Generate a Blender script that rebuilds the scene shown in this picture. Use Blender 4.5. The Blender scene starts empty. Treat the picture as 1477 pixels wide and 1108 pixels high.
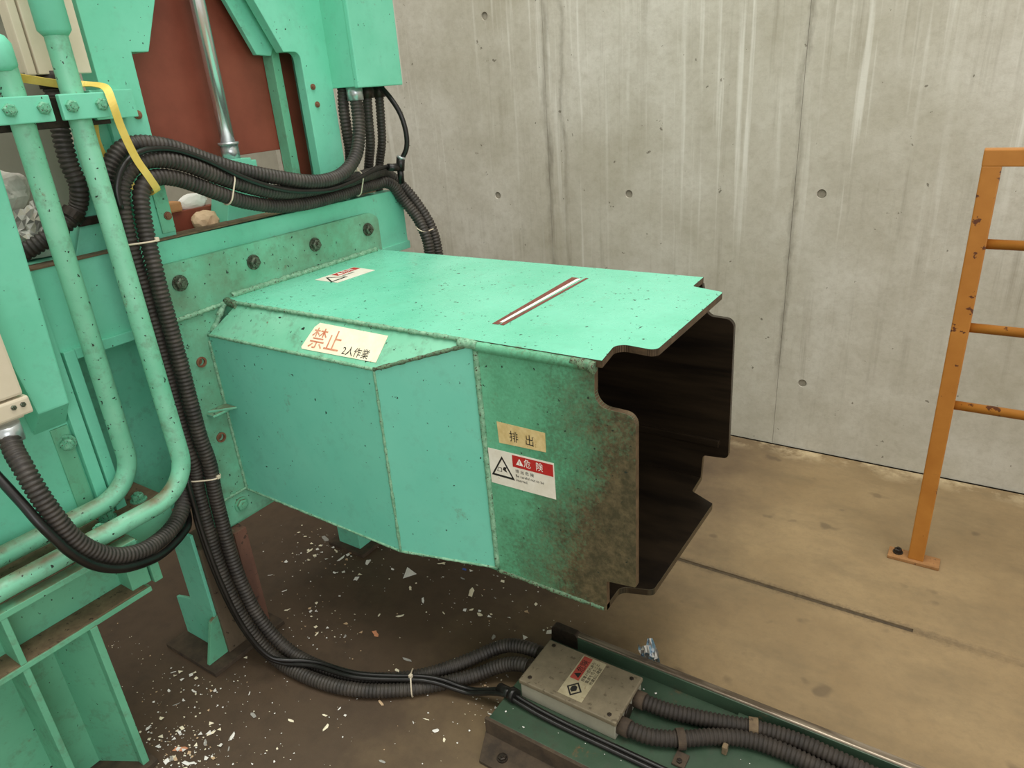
import bpy, bmesh, math, random
from mathutils import Vector, Matrix, geometry
random.seed(7)
SC = bpy.context.scene
COL = SC.collection

# ------------------------------------------------------------------ camera
cam = bpy.data.cameras.new('camera')
cam.sensor_fit = 'HORIZONTAL'; cam.sensor_width = 36.0
cam.lens = 1011.6 / 1477 * 36.0
cam.clip_start = 0.02
cam_o = bpy.data.objects.new('camera', cam); COL.objects.link(cam_o)
right = Vector((0.83599871, 0.54442076, -0.0686454))
down = Vector((0.16341095, -0.36642529, -0.91598546))
fwd = Vector((-0.52383492, 0.75454525, -0.39529538))
m = Matrix((right, -down, -fwd)).transposed().to_4x4()
m.translation = Vector((0, 0, 1.3))
cam_o.matrix_world = m
SC.camera = cam_o

# ------------------------------------------------------------------ light
W = bpy.data.worlds.new('world'); SC.world = W; W.use_nodes = True
bg = W.node_tree.nodes['Background']
bg.inputs['Color'].default_value = (1.0, 0.955, 0.87, 1)
bg.inputs['Strength'].default_value = 0.72

def area_light(name, loc, target, sx, sy, power, col):
    l = bpy.data.lights.new(name, 'AREA'); l.shape = 'RECTANGLE'; l.size = sx; l.size_y = sy
    l.energy = power; l.color = col
    o = bpy.data.objects.new(name, l); COL.objects.link(o)
    o.location = loc
    o.rotation_euler = (Vector(target) - Vector(loc)).to_track_quat('-Z', 'Y').to_euler()
    return o
# daylight from the open front of the hall, and the hall's roof light high above
area_light('roof_light_offscreen', (-0.6, 0.7, 5.2), (-0.8, 1.2, 0), 4.0, 3.0, 210, (1.0, 0.97, 0.9))
area_light('doorway_offscreen', (4.5, -2.2, 2.8), (-0.9, 1.3, 0.8), 3.2, 3.2, 120, (0.97, 0.98, 1.0))

SC.view_settings.view_transform = 'Standard'
SC.view_settings.look = 'None'
SC.view_settings.exposure = 0.0
SC.view_settings.gamma = 1.0
SC.view_settings.use_curve_mapping = False

# ------------------------------------------------------------------ materials
def srgb(r, g, b):
    f = lambda c: (c / 255 / 12.92) if c / 255 <= 0.04045 else ((c / 255 + 0.055) / 1.055) ** 2.4
    return (f(r), f(g), f(b), 1)

class NT:
    def __init__(s, name):
        s.m = bpy.data.materials.new(name); s.m.use_nodes = True
        s.t = s.m.node_tree; s.b = s.t.nodes['Principled BSDF']
        s.tc = s.t.nodes.new('ShaderNodeTexCoord')
    def n(s, typ, **kw):
        o = s.t.nodes.new(typ)
        for k, v in kw.items(): setattr(o, k, v)
        return o
    def l(s, a, b): s.t.links.new(a, b)
    def noise(s, scale, detail=4, rough=0.6, stretch=(1, 1, 1), off=(0, 0, 0)):
        mp = s.n('ShaderNodeMapping'); s.l(s.tc.outputs['Object'], mp.inputs['Vector'])
        mp.inputs['Scale'].default_value = stretch; mp.inputs['Location'].default_value = off
        nz = s.n('ShaderNodeTexNoise'); s.l(mp.outputs[0], nz.inputs['Vector'])
        nz.inputs['Scale'].default_value = scale; nz.inputs['Detail'].default_value = detail
        nz.inputs['Roughness'].default_value = rough
        return nz.outputs['Fac']
    def voro(s, scale, stretch=(1, 1, 1)):
        mp = s.n('ShaderNodeMapping'); s.l(s.tc.outputs['Object'], mp.inputs['Vector'])
        mp.inputs['Scale'].default_value = stretch
        v = s.n('ShaderNodeTexVoronoi'); s.l(mp.outputs[0], v.inputs['Vector'])
        v.inputs['Scale'].default_value = scale
        return v.outputs['Distance']
    def ramp(s, fac, lo, hi, a=0.0, b=1.0):
        r = s.n('ShaderNodeMapRange'); r.clamp = True
        if hasattr(fac, 'is_linked') or True: s.l(fac, r.inputs['Value'])
        r.inputs['From Min'].default_value = lo; r.inputs['From Max'].default_value = hi
        r.inputs['To Min'].default_value = a; r.inputs['To Max'].default_value = b
        return r.outputs['Result']
    def math(s, op, a, b):
        o = s.n('ShaderNodeMath', operation=op)
        for i, v in enumerate((a, b)):
            if isinstance(v, (int, float)): o.inputs[i].default_value = v
            else: s.l(v, o.inputs[i])
        return o.outputs[0]
    def mix(s, fac, a, b):
        o = s.n('ShaderNodeMix', data_type='RGBA')
        if isinstance(fac, (int, float)): o.inputs['Factor'].default_value = fac
        else: s.l(fac, o.inputs['Factor'])
        for k, v in ((6, a), (7, b)):
            if isinstance(v, tuple): o.inputs[k].default_value = v
            else: s.l(v, o.inputs[k])
        return o.outputs[2]
    def sep(s):
        x = s.n('ShaderNodeSeparateXYZ'); s.l(s.tc.outputs['Object'], x.inputs[0]); return x.outputs
    def color(s, c):
        if isinstance(c, tuple): s.b.inputs['Base Color'].default_value = c
        else: s.l(c, s.b.inputs['Base Color'])
    def rough(s, c):
        if isinstance(c, (int, float)): s.b.inputs['Roughness'].default_value = c
        else: s.l(c, s.b.inputs['Roughness'])
    def metal(s, v): s.b.inputs['Metallic'].default_value = v
    def bump(s, h, strength=0.2, dist=0.002):
        b = s.n('ShaderNodeBump'); s.l(h, b.inputs['Height'])
        b.inputs['Strength'].default_value = strength; b.inputs['Distance'].default_value = dist
        s.l(b.outputs[0], s.b.inputs['Normal'])

MAT = {}
def green(name, base, light, dirt_amt=0.25, chips=0.70, rough=0.42, dirtcol=(86, 78, 56), extra=None):
    s = NT(name)
    big = s.noise(5, 5, 0.6); fine = s.noise(70, 6, 0.7); mid = s.noise(22, 6, 0.65, off=(3, 1, 2))
    c = s.mix(s.ramp(big, 0.35, 0.7), srgb(*base), srgb(*light))
    d = s.ramp(s.math('ADD', s.math('MULTIPLY', mid, 0.6), s.math('MULTIPLY', fine, 0.4)), 0.52, 0.72, 0, dirt_amt)
    c = s.mix(d, c, srgb(*dirtcol))
    rust = s.math('MULTIPLY', s.ramp(s.noise(13, 6, 0.7, off=(2, 9, 5)), 0.62, 0.70), s.ramp(s.noise(90, 4, 0.7, off=(1, 1, 4)), 0.45, 0.6))
    c = s.mix(s.math('MULTIPLY', rust, min(1.0, 0.35 + dirt_amt)), c, srgb(112, 84, 58))
    if extra: c = extra(s, c)
    chip = s.ramp(s.noise(150, 2, 0.5, stretch=(0.7, 0.7, 0.7), off=(9, 4, 7)), chips, chips + 0.03)
    c = s.mix(chip, c, srgb(34, 46, 38))
    s.color(c); s.rough(s.ramp(mid, 0.3, 0.7, rough - 0.08, rough + 0.14))
    s.bump(s.noise(260, 3, 0.6), 0.12, 0.0008)
    MAT[name] = s.m

def dust_up(s, c):
    # brown dust settled on upward faces
    g = s.n('ShaderNodeNewGeometry'); x = s.n('ShaderNodeSeparateXYZ'); s.l(g.outputs['Normal'], x.inputs[0])
    z = s.sep()[2]
    f = s.math('MULTIPLY', s.ramp(x.outputs[2], 0.45, 0.85), s.ramp(z, 0.80, 0.66))
    f = s.math('MULTIPLY', f, s.ramp(s.noise(12, 5, 0.65, off=(5, 1, 1)), 0.3, 0.6, 0.1, 0.9))
    return s.mix(f, c, srgb(112, 92, 66))
G1, G2 = (108, 200, 168), (126, 213, 184)
green('green_paint', G1, G2, 0.16, 0.73)
green('green_worn', (108, 186, 152), (136, 206, 174), 0.62, 0.68, extra=dust_up)
def flange_grime(s, c):
    f = s.ramp(s.noise(7, 6, 0.7, off=(4, 4, 4)), 0.38, 0.66, 0, 0.62)
    return s.mix(f, c, srgb(98, 112, 86))
green('green_flange', (106, 184, 150), (128, 200, 168), 0.5, 0.69, extra=flange_grime)
green('green_top', G1, G2, 0.16, 0.695, 0.26)
green('green_grimy', (100, 172, 138), (114, 190, 154), 0.62, 0.72, dirtcol=(90, 90, 68), extra=dust_up)
green('green_dusty', G1, G2, 0.4, 0.74)
green('green_track', (50, 70, 54), (66, 88, 68), 0.7, 0.76, dirtcol=(60, 56, 44))
green('green_cover', (112, 202, 178), (122, 208, 184), 0.16, 0.725)

def near_plate_dirt(s, c):
    # grime and bare brown metal spreading from the discharge opening
    x, y, z = s.sep()
    nz = s.noise(9, 7, 0.72, off=(1, 5, 2))
    f = s.math('ADD', s.ramp(x, -0.74, -0.42, 0, 1), s.ramp(z, 0.75, 0.38, 0, 0.36))
    f = s.math('ADD', f, s.math('MULTIPLY', s.math('SUBTRACT', nz, 0.5), 1.1))
    fine = s.noise(150, 4, 0.7, off=(2, 2, 2))
    f = s.math('ADD', f, s.math('MULTIPLY', s.math('SUBTRACT', fine, 0.5), 0.8))
    c = s.mix(s.ramp(f, 0.05, 0.60, 0, 0.62), c, srgb(64, 116, 80))
    br = s.mix(s.ramp(s.noise(60, 6, 0.75, off=(4, 1, 6)), 0.4, 0.66), srgb(64, 53, 36), srgb(104, 88, 64))
    return s.mix(s.ramp(f, 0.50, 1.0, 0, 0.95), c, br)
green('green_chute_side', (104, 186, 148), (116, 196, 158), 0.4, 0.71, extra=near_plate_dirt)

def simple(name, a, b, rough=0.5, metal=0.0, sc=20, spot=None, spotlo=0.66, bump=0.0, stretch=(1, 1, 1)):
    s = NT(name)
    c = s.mix(s.ramp(s.noise(sc, 6, 0.65, stretch=stretch), 0.35, 0.68), srgb(*a), srgb(*b))
    if spot: c = s.mix(s.ramp(s.noise(sc * 2.6, 5, 0.6, off=(4, 4, 1)), spotlo, spotlo + 0.03), c, srgb(*spot))
    s.color(c); s.rough(rough); s.metal(metal)
    if bump: s.bump(s.noise(sc * 6, 4, 0.6), bump, 0.001)
    MAT[name] = s.m
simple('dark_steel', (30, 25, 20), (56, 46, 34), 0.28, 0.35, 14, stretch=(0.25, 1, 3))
simple('worn_edge', (70, 58, 42), (108, 88, 66), 0.5, 0.3, 40)
simple('weld', (96, 150, 118), (150, 196, 164), 0.6, 0.0, 90, (70, 62, 44), 0.6, 0.5)
simple('weld_dirty', (70, 104, 80), (112, 140, 108), 0.65, 0.0, 90, (66, 52, 36), 0.55, 0.5)
simple('red_plate', (120, 58, 42), (140, 72, 54), 0.48, 0.0, 7, (92, 44, 32), 0.72)
simple('rubber', (42, 39, 36), (68, 62, 55), 0.55, 0.0, 30)
simple('rubber_dusty', (36, 31, 26), (54, 46, 38), 0.7, 0.0, 26)
simple('cable_black', (14, 13, 12), (28, 26, 24), 0.35, 0.0, 30)
simple('bolt_steel', (70, 78, 66), (112, 124, 106), 0.4, 0.5, 120, (52, 38, 28), 0.55)
simple('bolt_green', (84, 160, 128), (120, 186, 152), 0.5, 0.0, 120, (70, 74, 58), 0.58)
simple('bolt_dark', (36, 30, 24), (58, 48, 38), 0.5, 0.4, 100)
simple('zinc', (176, 184, 186), (206, 212, 212), 0.3, 0.7, 60)
simple('beige_box', (206, 196, 172), (218, 208, 186), 0.5, 0.0, 8, (176, 160, 134), 0.74)
simple('grey_box', (104, 95, 76), (126, 115, 93), 0.6, 0.0, 26, (92, 82, 64), 0.62)
simple('grey_box_side', (148, 145, 128), (162, 158, 140), 0.55, 0.0, 16)
simple('grime', (92, 76, 56), (122, 104, 78), 0.85, 0.0, 30, (66, 54, 40), 0.62, 0.3)
simple('grime_dark', (56, 46, 36), (82, 68, 52), 0.85, 0.0, 30, bump=0.3)
simple('tie_plastic', (206, 192, 166), (222, 212, 190), 0.5)
simple('strap_yellow', (226, 196, 88), (238, 214, 116), 0.55)
simple('paper_white', (232, 230, 222), (246, 244, 238), 0.6)
simple('paper_cream', (238, 228, 196), (248, 240, 216), 0.6, 0, 30, (216, 176, 130), 0.7)
simple('paper_aged', (206, 180, 122), (226, 204, 150), 0.6, 0, 60, (170, 134, 84), 0.66)
simple('paper_tan', (190, 160, 124), (214, 186, 150), 0.7)
simple('paper_grey', (150, 148, 142), (178, 176, 168), 0.7)
simple('paper_orange', (206, 132, 92), (222, 160, 122), 0.7)
simple('paper_blue', (44, 80, 176), (70, 110, 200), 0.5)
simple('sticker_white', (226, 220, 204), (240, 236, 224), 0.45, 0, 40, (206, 186, 150), 0.7)
simple('sticker_dirty', (158, 148, 118), (176, 166, 136), 0.55, 0, 60, (150, 134, 104), 0.64)
simple('ink_black', (26, 24, 22), (36, 34, 30), 0.6)
simple('ink_red', (176, 34, 34), (190, 46, 42), 0.5)
simple('ink_red_dull', (150, 58, 48), (168, 76, 62), 0.6)
simple('ink_faded', (196, 112, 80), (214, 160, 128), 0.6, 0, 90)
simple('ink_white', (240, 232, 222), (248, 244, 236), 0.6)
simple('stripe_red', (108, 58, 48), (128, 72, 60), 0.5, 0, 60)
simple('foot_paint', (138, 98, 56), (160, 116, 70), 0.7, 0, 40, (98, 70, 46), 0.62)
simple('cardboard', (176, 124, 78), (196, 146, 98), 0.8)
simple('rust', (110, 72, 50), (140, 98, 72), 0.8, 0, 60)
simple('mortar_plug', (132, 126, 112), (154, 148, 134), 0.9, 0, 60, bump=0.4)
simple('leg_red', (96, 68, 56), (118, 84, 68), 0.8, 0, 20, (72, 54, 44), 0.6, stretch=(1, 1, 0.3))
simple('leg_brown', (92, 80, 64), (112, 98, 78), 0.75, 0.1, 18, (52, 42, 34), 0.62, stretch=(1, 1, 0.3))

s = NT('chrome'); s.color(srgb(226, 228, 230)); s.metal(0.85); s.rough(0.24); MAT['chrome'] = s.m
s = NT('worn_steel'); s.color(s.mix(s.ramp(s.noise(14, 5, 0.6, stretch=(0.3, 3, 3)), 0.4, 0.65), srgb(96, 84, 70), srgb(172, 160, 142))); s.metal(0.6); s.rough(0.35); MAT['worn_steel'] = s.m

s = NT('railing_paint')
c = s.mix(s.ramp(s.noise(10, 5, 0.6), 0.35, 0.7), srgb(166, 106, 38), srgb(182, 122, 50))
c = s.mix(s.ramp(s.noise(26, 5, 0.62, off=(2, 8, 3)), 0.635, 0.655), c, srgb(92, 50, 26))
s.color(c); s.rough(0.45); s.bump(s.noise(40, 4), 0.15, 0.001); MAT['railing_paint'] = s.m

s = NT('wrapper')
c = s.mix(s.ramp(s.voro(90), 0.2, 0.5), srgb(224, 230, 236), srgb(150, 186, 204))
c = s.mix(s.ramp(s.noise(120, 3), 0.58, 0.62), c, srgb(44, 70, 120))
s.color(c); s.rough(0.35); MAT['wrapper'] = s.m
s = NT('plastic_bag')
c = s.mix(s.ramp(s.noise(14, 5), 0.4, 0.65), srgb(226, 222, 214), srgb(186, 180, 170))
c = s.mix(s.ramp(s.noise(9, 3, off=(3, 0, 8)), 0.62, 0.64), c, srgb(176, 56, 44))
c = s.mix(s.ramp(s.noise(22, 3, off=(5, 2, 8)), 0.66, 0.69), c, srgb(60, 58, 56))
s.color(c); s.rough(0.25); MAT['plastic_bag'] = s.m

# concrete wall: pale, with vertical runs of lime and darker wet streaks at the joints
s = NT('concrete_wall')
x, y, z = s.sep()
c = s.mix(s.ramp(s.noise(1.7, 6, 0.65), 0.32, 0.68), srgb(176, 171, 154), srgb(206, 203, 192))
c = s.mix(s.ramp(s.noise(7, 6, 0.7, off=(3, 1, 5)), 0.42, 0.72, 0, 0.34), c, srgb(150, 143, 124))
c = s.mix(s.ramp(s.noise(45, 6, 0.75), 0.45, 0.75, 0, 0.30), c, srgb(140, 132, 114))
streaks = s.noise(5, 5, 0.65, stretch=(1, 1, 0.12), off=(6, 0, 3))
run = s.math('MULTIPLY', s.ramp(s.noise(46, 3, 0.5, stretch=(1, 1, 0.03)), 0.55, 0.66), s.ramp(streaks, 0.42, 0.6))
run = s.math('MULTIPLY', run, s.ramp(s.math('ADD', z, s.math('MULTIPLY', s.noise(6, 3, 0.5, stretch=(1, 1, 0.1), off=(2, 2, 2)), 1.6)), 1.2, 2.0))
c = s.mix(s.math('MULTIPLY', run, 0.55), c, srgb(232, 231, 222))
dr = s.math('MULTIPLY', s.ramp(s.noise(34, 5, 0.65, stretch=(1, 1, 0.03), off=(3, 0, 0)), 0.54, 0.70), s.ramp(s.noise(3, 3, 0.5, off=(1, 0, 9)), 0.4, 0.62))
c = s.mix(s.math('MULTIPLY', dr, 0.45), c, srgb(128, 121, 104))
wob = s.math('MULTIPLY', s.math('SUBTRACT', s.noise(3.5, 5, 0.65, stretch=(0.01, 1, 1)), 0.5), 0.06)
edge = s.noise(60, 5, 0.7, stretch=(1, 1, 0.25))
for jx, wd, am in ((-1.43, 0.030, 0.85), (-1.36, 0.020, 0.55), (-0.522, 0.022, 0.6), (-2.33, 0.03, 0.6), (0.38, 0.02, 0.4)):
    d = s.math('ABSOLUTE', s.math('SUBTRACT', s.math('ADD', x, wob), jx), 0.0)
    d = s.math('ADD', d, s.math('MULTIPLY', s.math('SUBTRACT', edge, 0.5), 0.035))
    f = s.ramp(d, -0.004, wd * 0.7, am, 0)
    f = s.math('MULTIPLY', f, s.ramp(s.noise(4, 4, 0.6, stretch=(1, 1, 0.6), off=(jx, 0, 2)), 0.36, 0.6, 0.12, 1.0))
    c = s.mix(f, c, srgb(112, 106, 92))
c = s.mix(s.ramp(s.noise(30, 3, 0.6, off=(7, 7, 7)), 0.715, 0.735, 0, 0.75), c, srgb(98, 92, 78))
s.color(c); s.rough(0.82)
s.bump(s.math('ADD', s.noise(60, 6, 0.7), s.math('MULTIPLY', s.noise(9, 3), 0.6)), 0.25, 0.003); MAT['concrete_wall'] = s.m

s = NT('floor_concrete')
x, y, z = s.sep()
c = s.mix(s.ramp(s.noise(2.1, 6, 0.62), 0.32, 0.7), srgb(130, 109, 77), srgb(156, 134, 98))
c = s.mix(s.ramp(s.noise(6, 6, 0.7, stretch=(0.6, 1.3, 1), off=(2, 3, 0)), 0.46, 0.70, 0, 0.55), c, srgb(116, 100, 73))
c = s.mix(s.ramp(s.noise(40, 6, 0.75, off=(6, 1, 0)), 0.45, 0.72, 0, 0.35), c, srgb(112, 97, 72))
c = s.mix(s.ramp(s.noise(11, 2, 0.5, off=(1, 6, 4)), 0.68, 0.74, 0, 0.6), c, srgb(92, 78, 58))
c = s.mix(s.ramp(s.noise(1.3, 4, 0.6, off=(9, 3, 1)), 0.5, 0.72, 0, 0.45), c, srgb(118, 99, 70))
# trodden dirt and oil around and below the press, with some shade painted in
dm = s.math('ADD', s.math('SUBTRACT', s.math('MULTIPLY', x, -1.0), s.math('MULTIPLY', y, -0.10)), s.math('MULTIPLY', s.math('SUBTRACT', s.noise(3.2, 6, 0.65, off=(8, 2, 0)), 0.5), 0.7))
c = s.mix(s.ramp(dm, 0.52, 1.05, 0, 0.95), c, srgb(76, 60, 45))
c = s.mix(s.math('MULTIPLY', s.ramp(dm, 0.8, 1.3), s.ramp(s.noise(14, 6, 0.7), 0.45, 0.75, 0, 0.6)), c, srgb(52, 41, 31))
lime = s.math('MULTIPLY', s.ramp(s.math('ADD', y, s.math('MULTIPLY', s.noise(7, 5), 0.12)), 2.38, 2.46), s.ramp(s.noise(6, 5, 0.7, off=(5, 5, 0)), 0.46, 0.58))
c = s.mix(s.math('MULTIPLY', lime, 0.7), c, srgb(200, 182, 146))
jd = s.math('ABSOLUTE', s.math('SUBTRACT', y, 1.61), 0.0)
jd = s.math('ADD', jd, s.math('MULTIPLY', s.math('SUBTRACT', s.noise(70, 5, 0.7, off=(3, 3, 3)), 0.5), 0.05))
c = s.mix(s.math('MULTIPLY', s.ramp(jd, 0.0, 0.02, 0.75, 0), s.ramp(x, 0.35, -0.05, 0.15, 1)), c, srgb(84, 70, 50))
s.color(c); s.rough(s.ramp(s.noise(5, 4), 0.3, 0.7, 0.55, 0.8))
s.bump(s.math('ADD', s.noise(40, 6, 0.7), s.noise(5, 4)), 0.2, 0.003); MAT['floor_concrete'] = s.m
simple('joint_dirt', (66, 55, 40), (88, 75, 54), 0.9, 0, 40, bump=0.4)
simple('grey_wall', (150, 146, 132), (168, 164, 150), 0.8, 0, 4)

# ------------------------------------------------------------------ helpers
def link(o, parent=None):
    COL.objects.link(o)
    if parent is not None:
        o.parent = parent
        p, inv = parent, Matrix.Identity(4)
        loc = parent.get('base')
        if loc: o.matrix_parent_inverse = Matrix.Translation(-Vector(loc))
    return o

def tag(o, label, cat, group=None):
    o['label'] = label; o['category'] = cat
    if group: o['group'] = group
    return o

def thing(name, label, cat, base, group=None):
    o = bpy.data.objects.new(name, None); o.empty_display_size = 0.05
    o.location = base; o['base'] = tuple(base); COL.objects.link(o)
    return tag(o, label, cat, group)

def from_bm(name, bm, mats, parent=None, smooth=False):
    me = bpy.data.meshes.new(name)
    bmesh.ops.recalc_face_normals(bm, faces=bm.faces[:])
    bm.to_mesh(me); bm.free()
    for mt in ([mats] if isinstance(mats, str) else mats): me.materials.append(MAT[mt])
    if smooth: me.polygons.foreach_set('use_smooth', [True] * len(me.polygons))
    return link(bpy.data.objects.new(name, me), parent)

def add_poly(bm, bottom, top, mi=(0, 0, 0), bev=0.0, seg=2):
    """closed prism between two equal 3D loops"""
    a = [bm.verts.new(p) for p in bottom]; b = [bm.verts.new(p) for p in top]
    n = len(a); fs = []
    f = bm.faces.new(a[::-1]); f.material_index = mi[0]; fs.append(f)
    f = bm.faces.new(b); f.material_index = mi[1]; fs.append(f)
    for i in range(n):
        f = bm.faces.new((a[i], a[(i + 1) % n], b[(i + 1) % n], b[i])); f.material_index = mi[2]; fs.append(f)
    if bev:
        es = {e for f in fs for e in f.edges}
        bmesh.ops.recalc_face_normals(bm, faces=fs)
        bmesh.ops.bevel(bm, geom=list(es), offset=bev, segments=seg, profile=0.6, affect='EDGES', clamp_overlap=True)

def add_box(bm, X, Y, Z, bev=0.0, mi=0):
    lo = [(X[0], Y[0], Z[0]), (X[1], Y[0], Z[0]), (X[1], Y[1], Z[0]), (X[0], Y[1], Z[0])]
    add_poly(bm, lo, [(x, y, Z[1]) for x, y, _ in lo], (mi,) * 3, bev)

def box(name, X, Y, Z, mat, parent=None, bev=0.0015):
    bm = bmesh.new(); add_box(bm, X, Y, Z, bev); return from_bm(name, bm, mat, parent)

def boxes(name, L, mat, parent=None, bev=0.0015):
    bm = bmesh.new()
    for X, Y, Z in L: add_box(bm, X, Y, Z, bev)
    return from_bm(name, bm, mat, parent)

def rnd(pts, n=8):
    """2D outline; a point may carry a corner radius as third value"""
    out = []; N = len(pts)
    for i, p in enumerate(pts):
        if len(p) < 3 or p[2] <= 0: out.append((p[0], p[1])); continue
        P = Vector(p[:2]); A = Vector(pts[i - 1][:2]); B = Vector(pts[(i + 1) % N][:2])
        u = (A - P).normalized(); v = (B - P).normalized()
        ang = u.angle(v); t = min(p[2] / math.tan(ang / 2), (A - P).length * 0.48, (B - P).length * 0.48)
        r = t * math.tan(ang / 2); c = P + (u + v).normalized() * (r / math.sin(ang / 2))
        s0 = P + u * t - c; s1 = P + v * t - c
        for k in range(n + 1):
            w = k / n; th = s0.angle_signed(s1)
            q = s0.copy(); q.rotate(Matrix.Rotation(-th * w, 2)); out.append(tuple(c + q))
    return out

def prism(name, axis, pts, a0, a1, mats, parent=None, bev=0.0015, mi=(0, 0, 0)):
    pts = rnd(pts)
    P = {'x': lambda p, a: (a, p[0], p[1]), 'y': lambda p, a: (p[0], a, p[1]), 'z': lambda p, a: (p[0], p[1], a)}[axis]
    bm = bmesh.new(); add_poly(bm, [P(p, a0) for p in pts], [P(p, a1) for p in pts], mi, bev)
    return from_bm(name, bm, mats, parent)

def plate(name, pts, t, mat, parent=None, bev=0.001):
    """flat 3D polygon with thickness t added behind it (against the winding normal)"""
    P = [Vector(p) for p in pts]; n = (P[1] - P[0]).cross(P[2] - P[0]).normalized()
    bm = bmesh.new(); add_poly(bm, [p - n * t for p in P], P, (0, 0, 0), bev)
    return from_bm(name, bm, mat, parent)

def spline(pts, step):
    P = [Vector(p) for p in pts]
    P = [P[0] * 2 - P[1]] + P + [P[-1] * 2 - P[-2]]
    dense = []
    for i in range(1, len(P) - 2):
        p0, p1, p2, p3 = P[i - 1:i + 3]
        d0 = max((p1 - p0).length ** 0.5, 1e-4); d1 = max((p2 - p1).length ** 0.5, 1e-4); d2 = max((p3 - p2).length ** 0.5, 1e-4)
        m1 = (p1 - p0) / d0 - (p2 - p0) / (d0 + d1) + (p2 - p1) / d1
        m2 = (p2 - p1) / d1 - (p3 - p1) / (d1 + d2) + (p3 - p2) / d2
        m1 *= d1; m2 *= d1
        for k in range(40):
            t = k / 40
            dense.append(p1 * (2*t**3 - 3*t**2 + 1) + m1 * (t**3 - 2*t**2 + t) + p2 * (-2*t**3 + 3*t**2) + m2 * (t**3 - t**2))
    dense.append(P[-2])
    return resample(dense, step)

def resample(dense, step):
    L = [0]
    for a, b in zip(dense, dense[1:]): L.append(L[-1] + (b - a).length)
    n = max(2, int(L[-1] / step)); out = []; j = 0
    for k in range(n + 1):
        t = L[-1] * k / n
        while j < len(L) - 2 and L[j + 1] < t: j += 1
        w = (t - L[j]) / max(L[j + 1] - L[j], 1e-9)
        out.append(dense[j].lerp(dense[j + 1], w))
    return out

def fillet(pts, r, step=0.012):
    P = [Vector(p) for p in pts]; d = [P[0]]
    for i in range(1, len(P) - 1):
        u = (P[i - 1] - P[i]).normalized(); v = (P[i + 1] - P[i]).normalized(); a = u.angle(v)
        if a > 3.0: d.append(P[i]); continue
        t = r / math.tan(a / 2); c = P[i] + (u + v).normalized() * (r / math.sin(a / 2))
        s0 = P[i] + u * t - c; s1 = P[i] + v * t - c; ax = s0.cross(s1).normalized(); th = s0.angle(s1)
        for k in range(13):
            q = s0.copy(); q.rotate(Matrix.Rotation(th * k / 12, 3, ax)); d.append(c + q)
    d.append(P[-1]); return d

def add_tube(bm, path, radii, seg=12, cap=True, mi=0):
    n = len(path); t0 = (path[1] - path[0]).normalized()
    nrm = t0.orthogonal().normalized(); rings = []
    for i, p in enumerate(path):
        t = (path[min(i + 1, n - 1)] - path[max(i - 1, 0)]).normalized()
        nrm = (nrm - t * nrm.dot(t)).normalized(); bi = t.cross(nrm)
        r = radii[i] if isinstance(radii, list) else radii
        rings.append([bm.verts.new(p + (nrm * math.cos(2*math.pi*k/seg) + bi * math.sin(2*math.pi*k/seg)) * r) for k in range(seg)])
    for a, b in zip(rings, rings[1:]):
        for k in range(seg):
            f = bm.faces.new((a[k], a[(k+1) % seg], b[(k+1) % seg], b[k])); f.smooth = True; f.material_index = mi
    if cap: bm.faces.new(rings[0][::-1]); bm.faces.new(rings[-1])

def tube(name, path, r, mat, parent=None, seg=14):
    bm = bmesh.new(); add_tube(bm, [Vector(p) for p in path], r, seg); return from_bm(name, bm, mat, parent)

PATHS = []
def conduit(name, pts, r, mat, label=None, group=None, parent=None, pitch=0.0088):
    path = spline(pts, pitch / 4)
    PATHS.append((name, path, r * 1.02))
    rad = [r * (1.02, 0.99, 0.82, 0.96)[i % 4] for i in range(len(path))]
    bm = bmesh.new(); add_tube(bm, path, rad, 14)
    o = from_bm(name, bm, mat, parent)
    if label: tag(o, label, 'conduit', group)
    return o

def add_cyl(bm, p0, p1, r, seg=16, r1=None, mi=0):
    p0, p1 = Vector(p0), Vector(p1); add_tube(bm, [p0, p1], [r, r if r1 is None else r1], seg, True, mi)

def cyl(name, p0, p1, r, mat, parent=None, seg=20, r1=None):
    bm = bmesh.new(); add_cyl(bm, p0, p1, r, seg, r1); 
    o = from_bm(name, bm, mat, parent); return o

def add_ring(bm, c, axis, ri, ro, w, a0, a1, up, n=24):
    """flat strap bent round an axis, from angle a0 to a1 measured from 'side' over 'up'"""
    c = Vector(c); a = Vector(axis).normalized(); up = Vector(up); up = (up - a * up.dot(a)).normalized(); sd = a.cross(up)
    full = abs(a1 - a0 - 2 * math.pi) < 1e-4; R_ = []
    for k in range(n if full else n + 1):
        t = a0 + (a1 - a0) * k / n; d = sd * math.cos(t) + up * math.sin(t)
        R_.append([bm.verts.new(c + d * r + a * h) for r, h in ((ri, -w/2), (ro, -w/2), (ro, w/2), (ri, w/2))])
    for i in range(len(R_) if full else len(R_) - 1):
        p, q = R_[i], R_[(i + 1) % len(R_)]
        for k in range(4): bm.faces.new((p[k], p[(k+1) % 4], q[(k+1) % 4], q[k]))
    if not full: bm.faces.new(R_[0]); bm.faces.new(R_[-1][::-1])

def bolt(parent, p, axis, r=0.011, h=0.009, mat='bolt_steel', washer=True, name='bolt'):
    p = Vector(p); a = Vector(axis).normalized(); bm = bmesh.new()
    q = p
    if washer: add_cyl(bm, q, q + a * 0.003, r * 1.45, 18); q = q + a * 0.003
    add_cyl(bm, q, q + a * h * 0.85, r * 1.12, 6); q = q + a * h * 0.85
    add_cyl(bm, q, q + a * h * 0.2, r * 1.12, 6, r * 0.85)
    add_cyl(bm, q, q + a * h * 0.5, r * 0.5, 12)
    o = from_bm(name, bm, mat, parent)
    for f in o.data.polygons: f.use_smooth = False
    return o

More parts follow.
